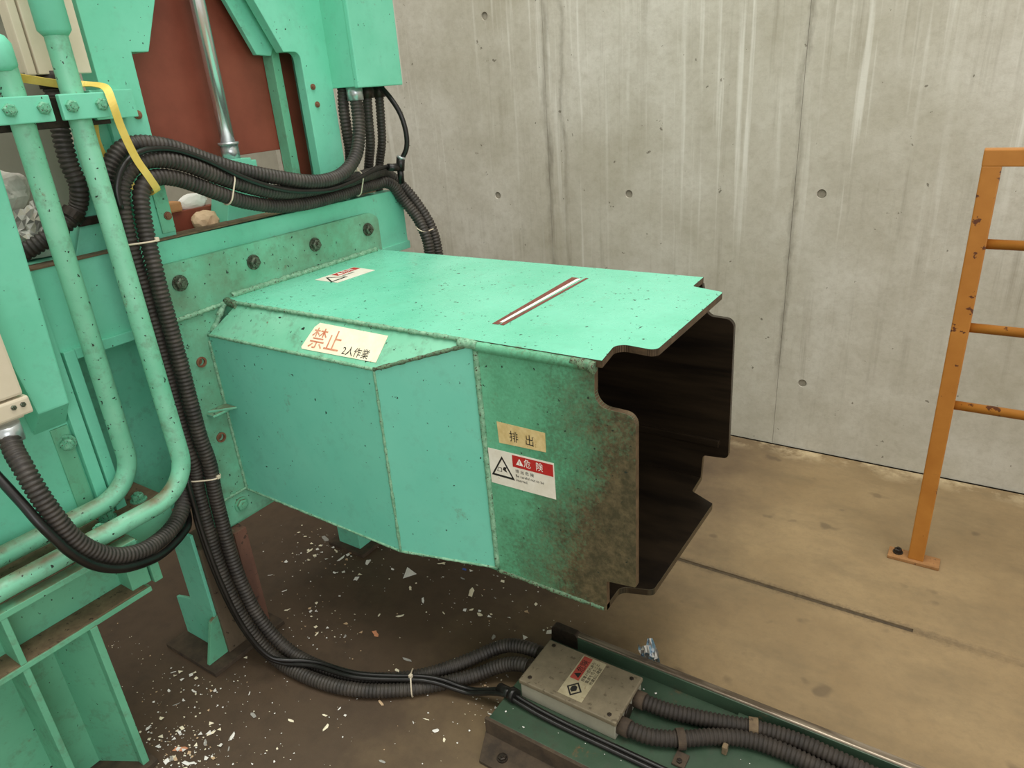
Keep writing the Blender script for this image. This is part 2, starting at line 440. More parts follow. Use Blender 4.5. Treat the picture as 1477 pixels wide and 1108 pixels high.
def text(name, body, size, o, u, v, mat, parent, n_off=0.0008, sx=1.0, bold=0.0):
    cu = bpy.data.curves.new(name, 'FONT'); cu.body = body; cu.size = size; cu.offset = bold
    cu.resolution_u = 2
    t = bpy.data.objects.new(name, cu); COL.objects.link(t)
    dg = bpy.context.evaluated_depsgraph_get(); me = bpy.data.meshes.new_from_object(t.evaluated_get(dg))
    bpy.data.objects.remove(t); bpy.data.curves.remove(cu)
    o = Vector(o); u = Vector(u).normalized(); v = Vector(v).normalized(); n = u.cross(v)
    for w in me.vertices: w.co = o + u * w.co.x * sx + v * w.co.y + n * n_off
    me.name = name; me.materials.clear(); me.materials.append(MAT[mat])
    return link(bpy.data.objects.new(name, me), parent)

def panel2d(name, pts, o, u, v, mat, parent, off=0.0, t=0.0006):
    """flat print piece: 2D polygon in the (u, v) frame at o"""
    o = Vector(o); u = Vector(u).normalized(); v = Vector(v).normalized(); n = u.cross(v)
    P = [o + u * a + v * b + n * off for a, b in pts]
    bm = bmesh.new(); add_poly(bm, P, [p + n * t for p in P]); return from_bm(name, bm, mat, parent)

def frame2d(name, outer, inner, o, u, v, mat, parent, off, t=0.0003):
    o = Vector(o); u = Vector(u).normalized(); v = Vector(v).normalized(); n = u.cross(v)
    bm = bmesh.new(); N = len(outer)
    for i in range(N):
        q = [outer[i], outer[(i+1) % N], inner[(i+1) % N], inner[i]]
        P = [o + u*a + v*b + n*off for a, b in q]; add_poly(bm, P, [p + n*t for p in P])
    return from_bm(name, bm, mat, parent)

# ------------------------------------------------------------------ setting
def structure(name, base=(0, 0, 0)):
    o = bpy.data.objects.new(name, None); o.location = base; o['base'] = tuple(base); COL.objects.link(o); o['kind'] = 'structure'; return o

WY = 2.418
fl = structure('floor')
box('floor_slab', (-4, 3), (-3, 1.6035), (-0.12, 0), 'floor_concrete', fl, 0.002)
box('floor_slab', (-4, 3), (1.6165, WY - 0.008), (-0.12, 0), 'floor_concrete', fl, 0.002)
bm = bmesh.new(); add_box(bm, (-4, 0.02), (1.603, 1.617), (-0.12, -0.004)); add_box(bm, (-4, 3), (WY - 0.009, WY + 0.05), (-0.12, -0.012))
from_bm('joint_filler', bm, 'joint_dirt', fl)
bm = bmesh.new(); add_box(bm, (0.02, 3), (1.603, 1.617), (-0.12, -0.0003))
from_bm('joint_filler', bm, 'floor_concrete', fl)

wb = structure('wall_back')
joints = [-4.2, -3.25, -2.34, -1.43, -0.522, 0.385, 1.29, 2.2, 3.1]
holes = [(-1.679, 0.876), (-1.098, 0.894), (-0.440, 0.908), (-0.439, 0.257), (-1.098, 0.25), (-1.098, 1.54), (-0.44, 1.55), (-1.679, 1.53), (-1.679, 0.25)]
for a, b in zip(joints, joints[1:]):
    bm = bmesh.new()
    hs = [h for h in holes if a < h[0] < b]
    # front sheet with round tie-hole recesses: cells around each hole
    xs = sorted({a + 0.0005, b - 0.0005} | {h[0] + d for h in hs for d in (-0.03, 0.03)})
    zs = sorted({0.0, 3.2} | {h[1] + d for h in hs for d in (-0.03, 0.03)})
    done = []
    def cell(x0, x1, z0, z1):
        for h in hs:
            if x0 > h[0] - 0.031 and x1 < h[0] + 0.031 and z0 > h[1] - 0.031 and z1 < h[1] + 0.031:
                N = 24; sq = []; ci = []; bk = []
                for k in range(N):
                    t = 2 * math.pi * k / N; c, s_ = math.cos(t), math.sin(t); q = 0.03 / max(abs(c), abs(s_))
                    sq.append(bm.verts.new((h[0] + c * q, WY, h[1] + s_ * q)))
                    ci.append(bm.verts.new((h[0] + c * 0.0145, WY, h[1] + s_ * 0.0145)))
                    bk.append(bm.verts.new((h[0] + c * 0.0125, WY + 0.012, h[1] + s_ * 0.0125)))
                for k in range(N):
                    j = (k + 1) % N
                    bm.faces.new((sq[k], sq[j], ci[j], ci[k])); bm.faces.new((ci[k], ci[j], bk[j], bk[k]))
                bm.faces.new(bk); return
        bm.faces.new([bm.verts.new(p) for p in ((x0, WY, z0), (x1, WY, z0), (x1, WY, z1), (x0, WY, z1))])
    for x0, x1 in zip(xs, xs[1:]):
        for z0, z1 in zip(zs, zs[1:]): cell(x0, x1, z0, z1)
    # sides and back
    x0, x1 = xs[0], xs[-1]
    for q in (((x0, WY, 0), (x0, WY, 3.2), (x0, WY + .1, 3.2), (x0, WY + .1, 0)), ((x1, WY, 0), (x1, WY + .1, 0), (x1, WY + .1, 3.2), (x1, WY, 3.2)),
              ((x0, WY, 3.2), (x1, WY, 3.2), (x1, WY + .1, 3.2), (x0, WY + .1, 3.2)), ((x0, WY + .1, 0), (x0, WY + .1, 3.2), (x1, WY + .1, 3.2), (x1, WY + .1, 0))):
        bm.faces.new([bm.verts.new(p) for p in q])
    bmesh.ops.remove_doubles(bm, verts=bm.verts[:], dist=1e-5)
    from_bm('wall_panel', bm, 'concrete_wall', wb)
    for h in hs: cyl('tie_plug', (h[0], WY + 0.013, h[1]), (h[0], WY + 0.005, h[1]), 0.0128, 'mortar_plug', wb)
box('wall_core', (-4.2, 3.1), (WY + 0.1, WY + 0.2), (0, 3.2), 'concrete_wall', wb, 0)
wl = structure('wall_left')
box('wall_panel', (-3.1, -3.0), (-3, WY), (0, 3.2), 'grey_wall', wl, 0)

# ------------------------------------------------------------------ baling press
press = thing('baling_press', 'large green baling press with tall gate posts and chute, left of concrete wall', 'machine', (-1.5, 0.8, 0))
# cross beam and side wall
prism('crossbeam', 'x', [(0.545, 0.872), (0.60, 0.872), (1.47, 0.853), (1.61, 0.853), (1.61, 1.030, 0.03), (0.545, 1.040)], -1.505, -1.465, 'green_paint', press, 0.002)
box('beam_lip', (-1.50, -1.460), (1.482, 1.613), (0.853, 0.876), 'green_paint', press)
box('beam_top_ledge', (-1.51, -1.462), (0.545, 1.50), (1.0385, 1.042), 'grime', press, 0.0005)
box('front_body_plate', (-1.53, -1.475), (0.79, 1.575), (0.318, 0.87), 'green_dusty', press)
box('side_wall', (-1.49, -1.47), (-0.5, 0.548), (0.51, 1.20), 'green_paint', press)
box('upright_strip', (-1.475, -1.455), (0.548, 0.5715), (0.40, 1.039), 'green_paint', press)
box('upright_strip', (-1.475, -1.452), (0.5755, 0.597), (0.40, 0.876), 'green_paint', press)
box('beam_edge_strip', (-1.475, -1.455), (0.598, 0.722), (0.855, 0.876), 'green_paint', press)
box('recess_back', (-1.60, -1.575), (0.40, 0.838), (0.38, 0.90), 'green_dusty', press)
box('recess_side', (-1.59, -1.49), (0.79, 0.80), (0.38, 0.87), 'green_dusty', press)
box('channel_recess', (-1.472, -1.466), (0.512, 0.545), (0.53, 0.732), 'green_grimy', press)
box('shelf', (-1.59, -1.405), (0.535, 0.662), (0.497, 0.515), 'grime', press)
box('shelf_fascia', (-1.412, -1.402), (0.535, 0.662), (0.43, 0.512), 'green_grimy', press)
# H beam base under the pipes
box('top_flange', (-1.47, -1.315), (-0.5, 0.535), (0.500, 0.513), 'green_grimy', press)
box('beam_web', (-1.386, -1.376), (-0.5, 0.53), (0.39, 0.505), 'green_grimy', press)
box('bottom_flange', (-1.46, -1.315), (-0.5, 0.535), (0.384, 0.396), 'green_grimy', press)
box('flange_dirt', (-1.375, -1.318), (-0.5, 0.528), (0.3955, 0.3985), 'grime', press, 0.0005)
box('flange_dirt', (-1.46, -1.345), (-0.5, 0.53), (0.5125, 0.5150), 'grime', press, 0.0005)
box('end_plate', (-1.41, -1.33), (0.505, 0.545), (0.396, 0.50), 'green_grimy', press)
box('end_plate', (-1.42, -1.325), (0.549, 0.567), (0.39, 0.452), 'green_grimy', press)
box('stiffener', (-1.385, -1.316), (0.285, 0.296), (0.396, 0.50), 'green_grimy', press)
box('base_plate', (-1.43, -1.41), (-0.5, 0.418), (0.0, 0.386), 'green_grimy', press)
box('base_rib', (-1.415, -1.316), (0.284, 0.296), (0.012, 0.386), 'green_grimy', press)
box('base_rib', (-1.415, -1.312), (0.404, 0.418), (0.012, 0.386), 'green_grimy', press)
prism('base_liner', 'z', [(-1.412, 0.36), (-1.412, 0.405), (-1.33, 0.405)], 0.012, 0.384, 'green_grimy', press, 0.001)
box('base_foot', (-1.46, -1.30), (-0.5, 0.43), (0.0, 0.013), 'grime_dark', press)
for p, ax in (((-1.447, 0.621, 0.515), (0, 0, 1)), ((-1.44, 0.548, 0.515), (0, 0, 1)), ((-1.40, 0.512, 0.515), (0, 0, 1))):
    bolt(press, p, ax, 0.012, 0.012, 'bolt_green')
bolt(press, (-1.466, 0.533, 0.697), (1, -0.35, 0), 0.012, 0.013, 'bolt_green')
# leg at the near side and its twin under the far side
def leg(y0, detail=True):
    box('leg', (-1.525, -1.43), (y0, y0 + 0.098), (0.012, 0.327), ['leg_brown'], press)
    prism('leg_side_plate', 'y', [(-1.53, 0.37), (-1.44, 0.37), (-1.44, 0.012), (-1.60, 0.012), (-1.60, 0.13), (-1.53, 0.15)], y0 - 0.008, y0, 'green_dusty', press)
    prism('leg_gusset', 'x', [(y0 - 0.055, 0.012), (y0, 0.012), (y0, 0.13), (y0 - 0.02, 0.125, 0.015)], -1.447, -1.437, 'green_grimy', press)
    box('leg_foot', (-1.61, -1.40), (y0 - 0.065, y0 + 0.15), (0, 0.012), 'grime_dark', press)
leg(0.709)
box('leg', (-1.53, -1.44), (1.19, 1.27), (0.0, 0.320), 'green_dusty', press)
box('leg_foot', (-1.56, -1.41), (1.17, 1.29), (0.0, 0.012), 'grime_dark', press)
box('leg_flange', (-1.50, -1.425), (0.800, 0.835), (0.012, 0.320), 'leg_red', press)
# gate posts
prism('gate_post', 'x', [(0.805, 1.0), (0.884, 1.0), (0.888, 1.406), (0.925, 1.406), (0.968, 1.505), (1.13, 1.95), (0.805, 1.95)], -1.535, -1.48, 'green_paint', press, 0.002)
box('post_return', (-1.60, -1.508), (1.385, 1.413), (0.99, 1.95), 'green_dusty', press)
box('post_edge_plate', (-1.49, -1.4765), (0.852, 0.883), (1.05, 1.165), 'green_worn', press, 0.001)
prism('gate_post', 'x', [(1.415, 0.99), (1.324, 0.99), (1.322, 1.403, 0.018), (1.272, 1.403), (1.216, 1.505), (0.98, 1.95), (1.415, 1.95)], -1.508, -1.48, 'green_paint', press, 0.002)
prism('inner_gusset', 'x', [(1.232, 1.401), (1.274, 1.398), (1.300, 1.44), (1.300, 1.95), (0.95, 1.95)], -1.545, -1.530, 'green_dusty', press, 0.002)
box('guide_bar', (-1.575, -1.54), (1.284, 1.308), (0.9, 1.6), 'green_grimy', press)
box('rear_guide', (-1.62, -1.585), (1.319, 1.40), (0.9, 1.9), 'red_plate', press)
box('rear_plate', (-1.592, -1.577), (0.84, 1.30), (1.178, 1.95), 'red_plate', press)
for y, z in ((0.866, 1.29), (0.836, 1.92)): bolt(press, (-1.48, y, z), (1, 0, 0), 0.006, 0.004, 'rust')
for y, z in ((1.345, 1.322), (1.35, 1.28)): bolt(press, (-1.48, y, z), (1, 0, 0), 0.005, 0.003, 'rust')
bolt(press, (-1.4765, 0.872, 1.085), (1, 0, 0), 0.006, 0.003, 'rust')

gate = thing('gate_door', 'red steel gate with green lug, hung on the chrome rod behind the green beam', 'gate', (-1.57, 1.1, 0.45))
box('gate_panel', (-1.60, -1.575), (0.84, 1.318), (0.45, 1.075), 'red_plate', gate)
prism('lug', 'x', [(1.062, 1.178), (1.135, 1.175), (1.152, 1.09), (1.20, 1.0), (1.02, 1.0), (1.05, 1.09)], -1.572, -1.505, 'green_paint', gate)
box('lug_side', (-1.575, -1.512), (1.136, 1.155), (1.05, 1.168), 'green_paint', gate)
cyl('pin_boss', (-1.576, 1.235, 1.03), (-1.507, 1.235, 1.03), 0.03, 'green_grimy', gate)

rod = thing('cylinder_rod', 'polished chrome hydraulic rod standing upright in front of the red plate', 'rod', (-1.53, 1.1, 1.178))
cyl('rod', (-1.53, 1.100, 1.20), (-1.53, 1.100, 1.95), 0.0165, 'chrome', rod, 28)
cyl('nut', (-1.53, 1.100, 1.176), (-1.53, 1.100, 1.208), 0.021, 'zinc', rod, 6)
cyl('collar', (-1.53, 1.100, 1.208), (-1.53, 1.100, 1.214), 0.024, 'zinc', rod, 20)

# ------------------------------------------------------------------ discharge chute
ch = thing('discharge_chute', 'green rectangular steel discharge chute with notched open end, bolted to the press', 'chute', (-1.0, 1.2, 0.375))
Y0, Y1, Z0, Z1, T = 0.94, 1.468, 0.372, 0.88, 0.013
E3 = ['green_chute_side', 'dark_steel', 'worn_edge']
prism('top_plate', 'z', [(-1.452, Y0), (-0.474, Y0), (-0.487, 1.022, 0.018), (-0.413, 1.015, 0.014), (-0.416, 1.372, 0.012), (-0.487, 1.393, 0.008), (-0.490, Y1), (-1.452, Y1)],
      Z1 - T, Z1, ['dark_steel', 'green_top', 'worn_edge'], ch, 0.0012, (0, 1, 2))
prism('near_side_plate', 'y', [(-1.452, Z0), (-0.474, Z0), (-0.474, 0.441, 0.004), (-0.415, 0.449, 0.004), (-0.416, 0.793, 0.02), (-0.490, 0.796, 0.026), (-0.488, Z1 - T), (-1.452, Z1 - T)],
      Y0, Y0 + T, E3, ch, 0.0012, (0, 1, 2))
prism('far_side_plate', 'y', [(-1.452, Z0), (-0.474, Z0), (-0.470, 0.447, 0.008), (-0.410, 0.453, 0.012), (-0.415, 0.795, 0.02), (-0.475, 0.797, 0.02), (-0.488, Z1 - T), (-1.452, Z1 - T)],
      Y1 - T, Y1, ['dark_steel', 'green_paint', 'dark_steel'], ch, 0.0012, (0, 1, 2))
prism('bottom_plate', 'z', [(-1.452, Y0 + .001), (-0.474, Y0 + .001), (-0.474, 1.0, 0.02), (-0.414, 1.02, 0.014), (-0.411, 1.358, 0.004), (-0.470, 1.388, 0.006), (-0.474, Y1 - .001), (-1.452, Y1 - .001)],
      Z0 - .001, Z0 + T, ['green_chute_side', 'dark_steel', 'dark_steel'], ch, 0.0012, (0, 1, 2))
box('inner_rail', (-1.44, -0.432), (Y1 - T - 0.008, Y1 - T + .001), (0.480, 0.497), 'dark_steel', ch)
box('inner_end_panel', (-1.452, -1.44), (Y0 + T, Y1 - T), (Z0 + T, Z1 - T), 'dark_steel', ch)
# side cover
A = (-1.405, 0.940, 0.874); B = (-0.727, 0.940, 0.874); Cc = (-0.929, 0.879, 0.813); D = (-1.448, 0.879, 0.813)
Ee = (-0.934, 0.879, 0.388); F = (-1.448, 0.879, 0.400); Gg = (-0.722, 0.940, 0.380); F2 = (-1.448, 0.94, 0.392)
plate('cover_top', [A, D, Cc, B], 0.006, 'green_worn', ch)
plate('cover_front', [D, F, Ee, Cc], 0.006, 'green_cover', ch)
plate('cover_end', [Cc, Ee, Gg, B], 0.006, 'green_cover', ch)
plate('cover_bottom', [F, F2, Gg, Ee], 0.005, 'green_grimy', ch)
def weld(p0, p1, r=0.0045, mat='weld', n=None, j=(0.7, 1.15)):
    p0, p1 = Vector(p0), Vector(p1); n = n or max(6, int((p1 - p0).length / 0.006))
    path = [p0.lerp(p1, i / n) for i in range(n + 1)]
    bm = bmesh.new(); add_tube(bm, path, [r * random.uniform(*j) for _ in path], 8)
    return from_bm('weld_bead', bm, mat, ch)
weld(D, Cc, 0.004, 'weld'); weld(Cc, B, 0.0042, 'weld_dirty'); weld(Cc, Ee, 0.0035, 'weld'); weld(F, Ee, 0.003, 'weld'); weld(Ee, Gg, 0.003, 'weld')
weld((-1.405, 0.939, 0.8775), (-0.727, 0.939, 0.8775), 0.005, 'weld'); weld((-0.727, 0.9395, 0.868), (-0.722, 0.9395, 0.385), 0.006, 'weld', None, (0.85, 1.05))
weld((-0.727, 0.9415, 0.8685), (-0.492, 0.9415, 0.8685), 0.0105, 'green_chute_side', None, (0.96, 1.04))
weld((-0.722, 0.941, 0.374), (-0.48, 0.941, 0.374), 0.005, 'weld_dirty')
weld((-0.76, 0.937, 0.872), (-0.72, 0.937, 0.872), 0.009, 'weld')
weld((-0.53, 0.939, 0.872), (-0.486, 0.939, 0.866), 0.010, 'weld_dirty')
weld((-1.447, 0.945, 0.874), (-1.40, 0.938, 0.872), 0.012, 'weld_dirty')
# mounting flange
FX = -1.45
prism('mounting_flange', 'x', [(0.795, 0.990), (0.795, 0.328), (1.48, 0.328), (1.48, 0.972, 0.02), (1.45, 0.988, 0.02)], -1.474, FX, 'green_flange', ch, 0.002)
box('flange_edge_bar', (-1.476, -1.4485), (0.797, 0.803), (0.335, 0.87), 'green_grimy', ch)
box('flange_backing', (-1.478, -1.458), (0.805, 1.49), (0.318, 0.334), 'green_grimy', ch)
weld((-1.447, 0.96, 0.884), (-1.447, 1.45, 0.884), 0.008, 'weld')
weld((-1.447, 0.800, 0.868), (-1.447, 0.935, 0.872), 0.006, 'weld')
weld((-1.447, 0.935, 0.872), (-1.447, 0.892, 0.815), 0.009, 'weld')
weld((-1.448, 0.806, 0.405), (-1.448, 0.88, 0.405), 0.004, 'weld')
weld((-1.448, 0.877, 0.40), (-1.448, 0.877, 0.80), 0.004, 'weld')
box('gusset', (-1.452, -1.425), (0.826, 0.879), (0.628, 0.634), 'green_worn', ch)
prism('gusset_web', 'z', [(-1.45, 0.83), (-1.45, 0.878), (-1.405, 0.878)], 0.634, 0.640, 'green_worn', ch)
for y in (0.844, 1.040, 1.235, 1.432): bolt(ch, (FX, y, 0.945), (1, 0, 0), 0.0125, 0.010)
bolt(ch, (FX, 0.853, 0.369), (1, 0, 0), 0.0135, 0.007, 'green_grimy')
fo = [o for o in ch.children if o.name.startswith('mounting_flange')][0]
bm = bmesh.new()
for z in (0.758, 0.563): add_cyl(bm, (FX - 0.014, 0.846, z), (FX + 0.02, 0.846, z), 0.0085, 20)
cut = from_bm('cutter', bm, 'green_flange')
md = fo.modifiers.new('holes', 'BOOLEAN'); md.object = cut; md.operation = 'DIFFERENCE'; md.solver = 'EXACT'
me2 = bpy.data.meshes.new_from_object(fo.evaluated_get(bpy.context.evaluated_depsgraph_get()))
fo.modifiers.clear(); fo.data = me2; bpy.data.objects.remove(cut)
for z in (0.758, 0.563):
    bm = bmesh.new(); add_ring(bm, (FX, 0.846, z), (1, 0, 0), 0.0084, 0.0125, 0.006, 0, 2 * math.pi, (0, 0, 1))
    from_bm('bolt_hole_rim', bm, 'rust', ch)
    cyl('bolt_end', (FX - 0.013, 0.846, z), (FX - 0.008, 0.846, z), 0.0078, 'rust', ch, 12)
# painted stripe across the top: red, white, red
U, V, ON = (0, 1, 0), (-1, 0, 0), 0.0002
panel2d('stripe', [(0, 0), (0.345, 0.012), (0.345, 0.030), (0, 0.014)], (-0.735, 1.028, Z1), U, V, 'stripe_red', ch, ON)
panel2d('stripe', [(0.012, 0), (0.338, 0.005), (0.338, 0.014), (0.012, 0.007)], (-0.733, 1.028, Z1), U, V, 'ink_white', ch, ON * 3)
panel2d('stripe', [(0, 0), (0.350, 0.002), (0.350, 0.009), (0, 0.009)], (-0.723, 1.028, Z1), U, V, 'stripe_red', ch, ON)

def tri(c, h):
    w = h * 0.577
    return [(c[0] - w, c[1] - h * 0.4), (c[0] + w, c[1] - h * 0.4), (c[0], c[1] + h * 0.6)]
# hand-lettered paper on the cover slope
sl_u = Vector((1, 0, 0)); sl_v = Vector((0, 0.061, 0.061)).normalized(); o0 = Vector((-1.142, 0.8875, 0.8215))
pap = panel2d('paper_notice', [(0, 0.004), (0.004, 0), (0.212, 0.002), (0.214, 0.060), (0.022, 0.063), (0.012, 0.052)], o0, sl_u, sl_v, 'paper_cream', ch, 0.0006)
text('lettering', '禁止', 0.050, o0 + sl_u * 0.014 + sl_v * 0.010, sl_u, sl_v, 'ink_faded', pap, 0.0016, 0.92)
text('lettering', '2人作業', 0.022, o0 + sl_u * 0.115 + sl_v * 0.006, sl_u, sl_v, 'ink_black', pap, 0.0016, 0.95)
# danger sticker on the top plate
o1 = Vector((-1.288, 1.146, Z1))
st = panel2d('danger_sticker', [(0, 0), (0.128, -0.004), (0.132, 0.078), (0.0, 0.08)], o1, U, V, 'sticker_white', ch, 0.0003)
panel2d('red_band', [(0.050, 0.050), (0.129, 0.050), (0.129, 0.074), (0.050, 0.074)], o1, U, V, 'ink_red', st, 0.0010, 0.0003)
frame2d('warning_triangle', tri((0.025, 0.038), 0.05), tri((0.025, 0.038), 0.036), o1, U, V, 'ink_black', st, 0.0010)
text('lettering', '▲危険', 0.019, o1 + Vector(U) * 0.056 + Vector(V) * 0.055, U, V, 'ink_white', st, 0.0016)
text('lettering', '排出危険', 0.010, o1 + Vector(U) * 0.054 + Vector(V) * 0.034, U, V, 'ink_black', st, 0.0012)
# two labels on the side plate
u, v = (1, 0, 0), (0, 0, 1)
o2 = Vector((-0.693, Y0, 0.681))
lb = panel2d('name_label', [(0.002, 0), (0.104, 0.004), (0.104, 0.043), (0, 0.044)], o2, u, v, 'paper_aged', ch, 0.0003)
text('lettering', '排', 0.024, o2 + Vector((0.026, 0, 0.011)), u, v, 'ink_black', lb, 0.0012, 0.85)
text('lettering', '出', 0.024, o2 + Vector((0.060, 0, 0.011)), u, v, 'ink_black', lb, 0.0012, 0.85)
o3 = Vector((-0.719, Y0, 0.588))
ds = panel2d('danger_sticker', [(0.002, 0), (0.146, 0.002), (0.145, 0.078), (0, 0.076)], o3, u, v, 'sticker_white', ch, 0.0003)
panel2d('red_band', [(0.055, 0.0485), (0.143, 0.0495), (0.143, 0.0745), (0.055, 0.0735)], o3, u, v, 'ink_red', ds, 0.0010, 0.0003)
frame2d('warning_triangle', tri((0.031, 0.037), 0.046), tri((0.031, 0.037), 0.0355), o3, u, v, 'ink_black', ds, 0.0010)
panel2d('pictogram', [(0.031, 0.036), (0.036, 0.033), (0.041, 0.0315), (0.038, 0.037), (0.0405, 0.0425), (0.034, 0.042)], o3, u, v, 'ink_black', ds, 0.0010, 0.0003)
frame2d('pictogram', [(0.018, 0.030), (0.029, 0.030), (0.029, 0.039), (0.021, 0.039)], [(0.0195, 0.031), (0.028, 0.031), (0.028, 0.038), (0.0215, 0.038)], o3, u, v, 'ink_black', ds, 0.0010)
panel2d('warning_mark', tri((0.071, 0.0605), 0.014), o3, u, v, 'ink_white', ds, 0.0014, 0.0003)
text('lettering', '!', 0.010, o3 + Vector((0.0695, 0, 0.0575)), u, v, 'ink_red', ds, 0.0020, 1, 0.0003)
text('lettering', '危', 0.019, o3 + Vector((0.080, 0, 0.0555)), u, v, 'ink_white', ds, 0.0016, 0.85)
text('lettering', '険', 0.019, o3 + Vector((0.106, 0, 0.0555)), u, v, 'ink_white', ds, 0.0016, 0.85)
text('lettering', '排 出 危 険', 0.0085, o3 + Vector((0.060, 0, 0.0375)), u, v, 'ink_black', ds, 0.0012, 1)
text('lettering', 'Be careful not to be', 0.0085, o3 + Vector((0.060, 0, 0.0275)), u, v, 'ink_black', ds, 0.0012, 0.9)
text('lettering', 'inserted.', 0.0085, o3 + Vector((0.060, 0, 0.0185)), u, v, 'ink_black', ds, 0.0012, 0.9)

# ------------------------------------------------------------------ hydraulic pipes and clamps
pp = tube('hydraulic_pipe', resample(fillet([(-1.425, -0.3, 0.556), (-1.425, 0.615, 0.556), (-1.38, 0.604, 1.31), (-1.378, 0.603, 1.40)], 0.085), 0.008), 0.0188, 'green_worn', None, 20)
tag(pp, 'green hydraulic pipe bent along the shelf, the one beside the beige box', 'pipe')
pp['base'] = (0, 0, 0)
bm = bmesh.new(); add_tube(bm, [Vector((-1.378, 0.597, z)) for z in (1.372, 1.380, 1.412, 1.424, 1.430)], [0.0195, 0.0255, 0.0255, 0.019, 0.008], 20); from_bm('sleeve', bm, 'green_paint', pp)
pp = tube('hydraulic_pipe', resample(fillet([(-1.335, -0.3, 0.540), (-1.335, 0.680, 0.545), (-1.38, 0.699, 1.31), (-1.384, 0.702, 1.45)], 0.085), 0.008), 0.0188, 'green_worn', None, 20)
tag(pp, 'green hydraulic pipe running close to the black conduit bundle', 'pipe')
pp['base'] = (0, 0, 0)
bm = bmesh.new(); add_tube(bm, [Vector((-1.384, 0.702, z)) for z in (1.425, 1.434, 1.95)], [0.0195, 0.0265, 0.0265], 20); from_bm('sleeve', bm, 'green_paint', pp)
for ya, yb, b1, b2, lab in ((0.552, 0.645, 0.577, 0.630, 'green bolted clamp on the pipe beside the beige box'), (0.660, 0.740, 0.676, 0.728, 'green bolted clamp with yellow strap over its end')):
    k = thing('pipe_clamp', lab, 'clamp', (-1.36, (ya + yb) / 2, 1.29))
    box('clamp_plate', (-1.363, -1.351), (ya, yb), (1.291, 1.333), 'green_paint', k, 0.002)
    for y in (b1, b2): bolt(k, (-1.351, y, 1.313), (1, 0, 0), 0.0095, 0.008, 'bolt_green', False)
br = thing('pipe_bracket', 'dark bar and green plate carrying both pipe clamps, fixed to the post', 'bracket', (-1.41, 0.6, 1.28))
box('bar', (-1.415, -1.40), (0.40, 0.765), (1.279, 1.330), 'bolt_dark', br)
box('post_plate', (-1.481, -1.435), (0.735, 0.842), (1.287, 1.338), 'green_paint', br)
box('post_plate', (-1.436, -1.39), (0.735, 0.765), (1.287, 1.338), 'green_paint', br)

# ------------------------------------------------------------------ cover box and beige boxes
bm = bmesh.new()
lo = [(-1.47, 0.40, 0.735), (-1.47, 0.5465, 0.735), (-1.41, 0.540, 0.793), (-1.41, 0.40, 0.793)]
hi = [(-1.47, 0.42, 1.36), (-1.47, 0.5465, 1.36), (-1.41, 0.566, 1.36), (-1.41, 0.42, 1.36)]
lo[0] = (-1.47, 0.484, 0.735); lo[3] = (-1.41, 0.484, 0.793)
add_poly(bm, lo, hi, (0, 0, 0), 0.003)
tag(from_bm('cable_cover', bm, 'green_paint'), 'green slanted-bottom cable cover behind the beige box, on the press side wall', 'cover')
bb = thing('terminal_box', 'beige box with a black conduit leaving its underside', 'box', (-1.37, 0.38, 0.80))
box('body', (-1.412, -1.37), (0.28, 0.450), (0.812, 1.14), 'beige_box', bb, 0.004)
box('lid', (-1.37, -1.352), (0.28, 0.454), (0.858, 1.14), 'beige_box', bb, 0.005)
box('lower_lip', (-1.372, -1.350), (0.28, 0.459), (0.822, 0.854), 'beige_box', bb, 0.004)
for y in (0.431, 0.446): bolt(bb, (-1.350, y, 0.842), (1, 0, 0), 0.0042, 0.003, 'bolt_steel', False, 'screw')
cyl('gland', (-1.365, 0.414, 0.782), (-1.365, 0.414, 0.813), 0.024, 'zinc', bb, 8)
pb = thing('control_panel', 'beige control panel hanging behind the two sleeved pipes', 'panel', (-1.48, 0.73, 1.37))
box('body', (-1.50, -1.465), (0.676, 0.786), (1.373, 1.95), 'beige_box', pb, 0.002)
box('door', (-1.465, -1.452), (0.689, 0.783), (1.369, 1.95), 'beige_box', pb, 0.002)
box('side_strip', (-1.468, -1.455), (0.671, 0.686), (1.369, 1.95), 'beige_box', pb, 0.002)
cyl('cable_entry', (-1.472, 0.715, 1.375), (-1.472, 0.715, 1.346), 0.022, 'bolt_dark', pb, 16)
sg = box('notice_sign', (-1.64, -1.636), (0.55, 0.757), (1.487, 1.75), 'paper_white', None, 0.0005)
tag(sg, 'white printed notice on grey surface beside the beige control panel', 'sign'); sg['base'] = (0, 0, 0)
panel2d('print_line', [(0, 0), (0.06, 0.003), (0.06, 0.008), (0, 0.006)], (-1.636, 0.688, 1.500), (0, 1, 0), (0, 0, 1), 'ink_black', sg, 0.0004)
gp = box('grey_panel', (-1.67, -1.641), (-0.2, 0.80), (1.037, 1.95), 'grey_wall', None, 0.002)
tag(gp, 'grey sheet-metal panel behind the pipes and control panel', 'panel')

# electrical box on the right post
eb = thing('electrical_box', 'green electrical box on the gate post, black conduits leaving its underside', 'box', (-1.44, 1.5, 1.313))
box('body', (-1.50, -1.40), (1.414, 1.580), (1.315, 1.95), 'green_paint', eb, 0.002)
box('door', (-1.40, -1.386), (1.412, 1.583), (1.312, 1.95), 'green_paint', eb, 0.003)
box('door_edge', (-1.408, -1.398), (1.583, 1.592), (1.312, 1.95), 'green_grimy', eb, 0.002)
cyl('gland', (-1.43, 1.440, 1.283), (-1.43, 1.440, 1.316), 0.021, 'zinc', eb, 8)
for x, y in ((-1.445, 1.500), (-1.455, 1.558)):
    cyl('gland', (x, y, 1.285), (x, y, 1.316), 0.017, 'bolt_dark', eb, 8)

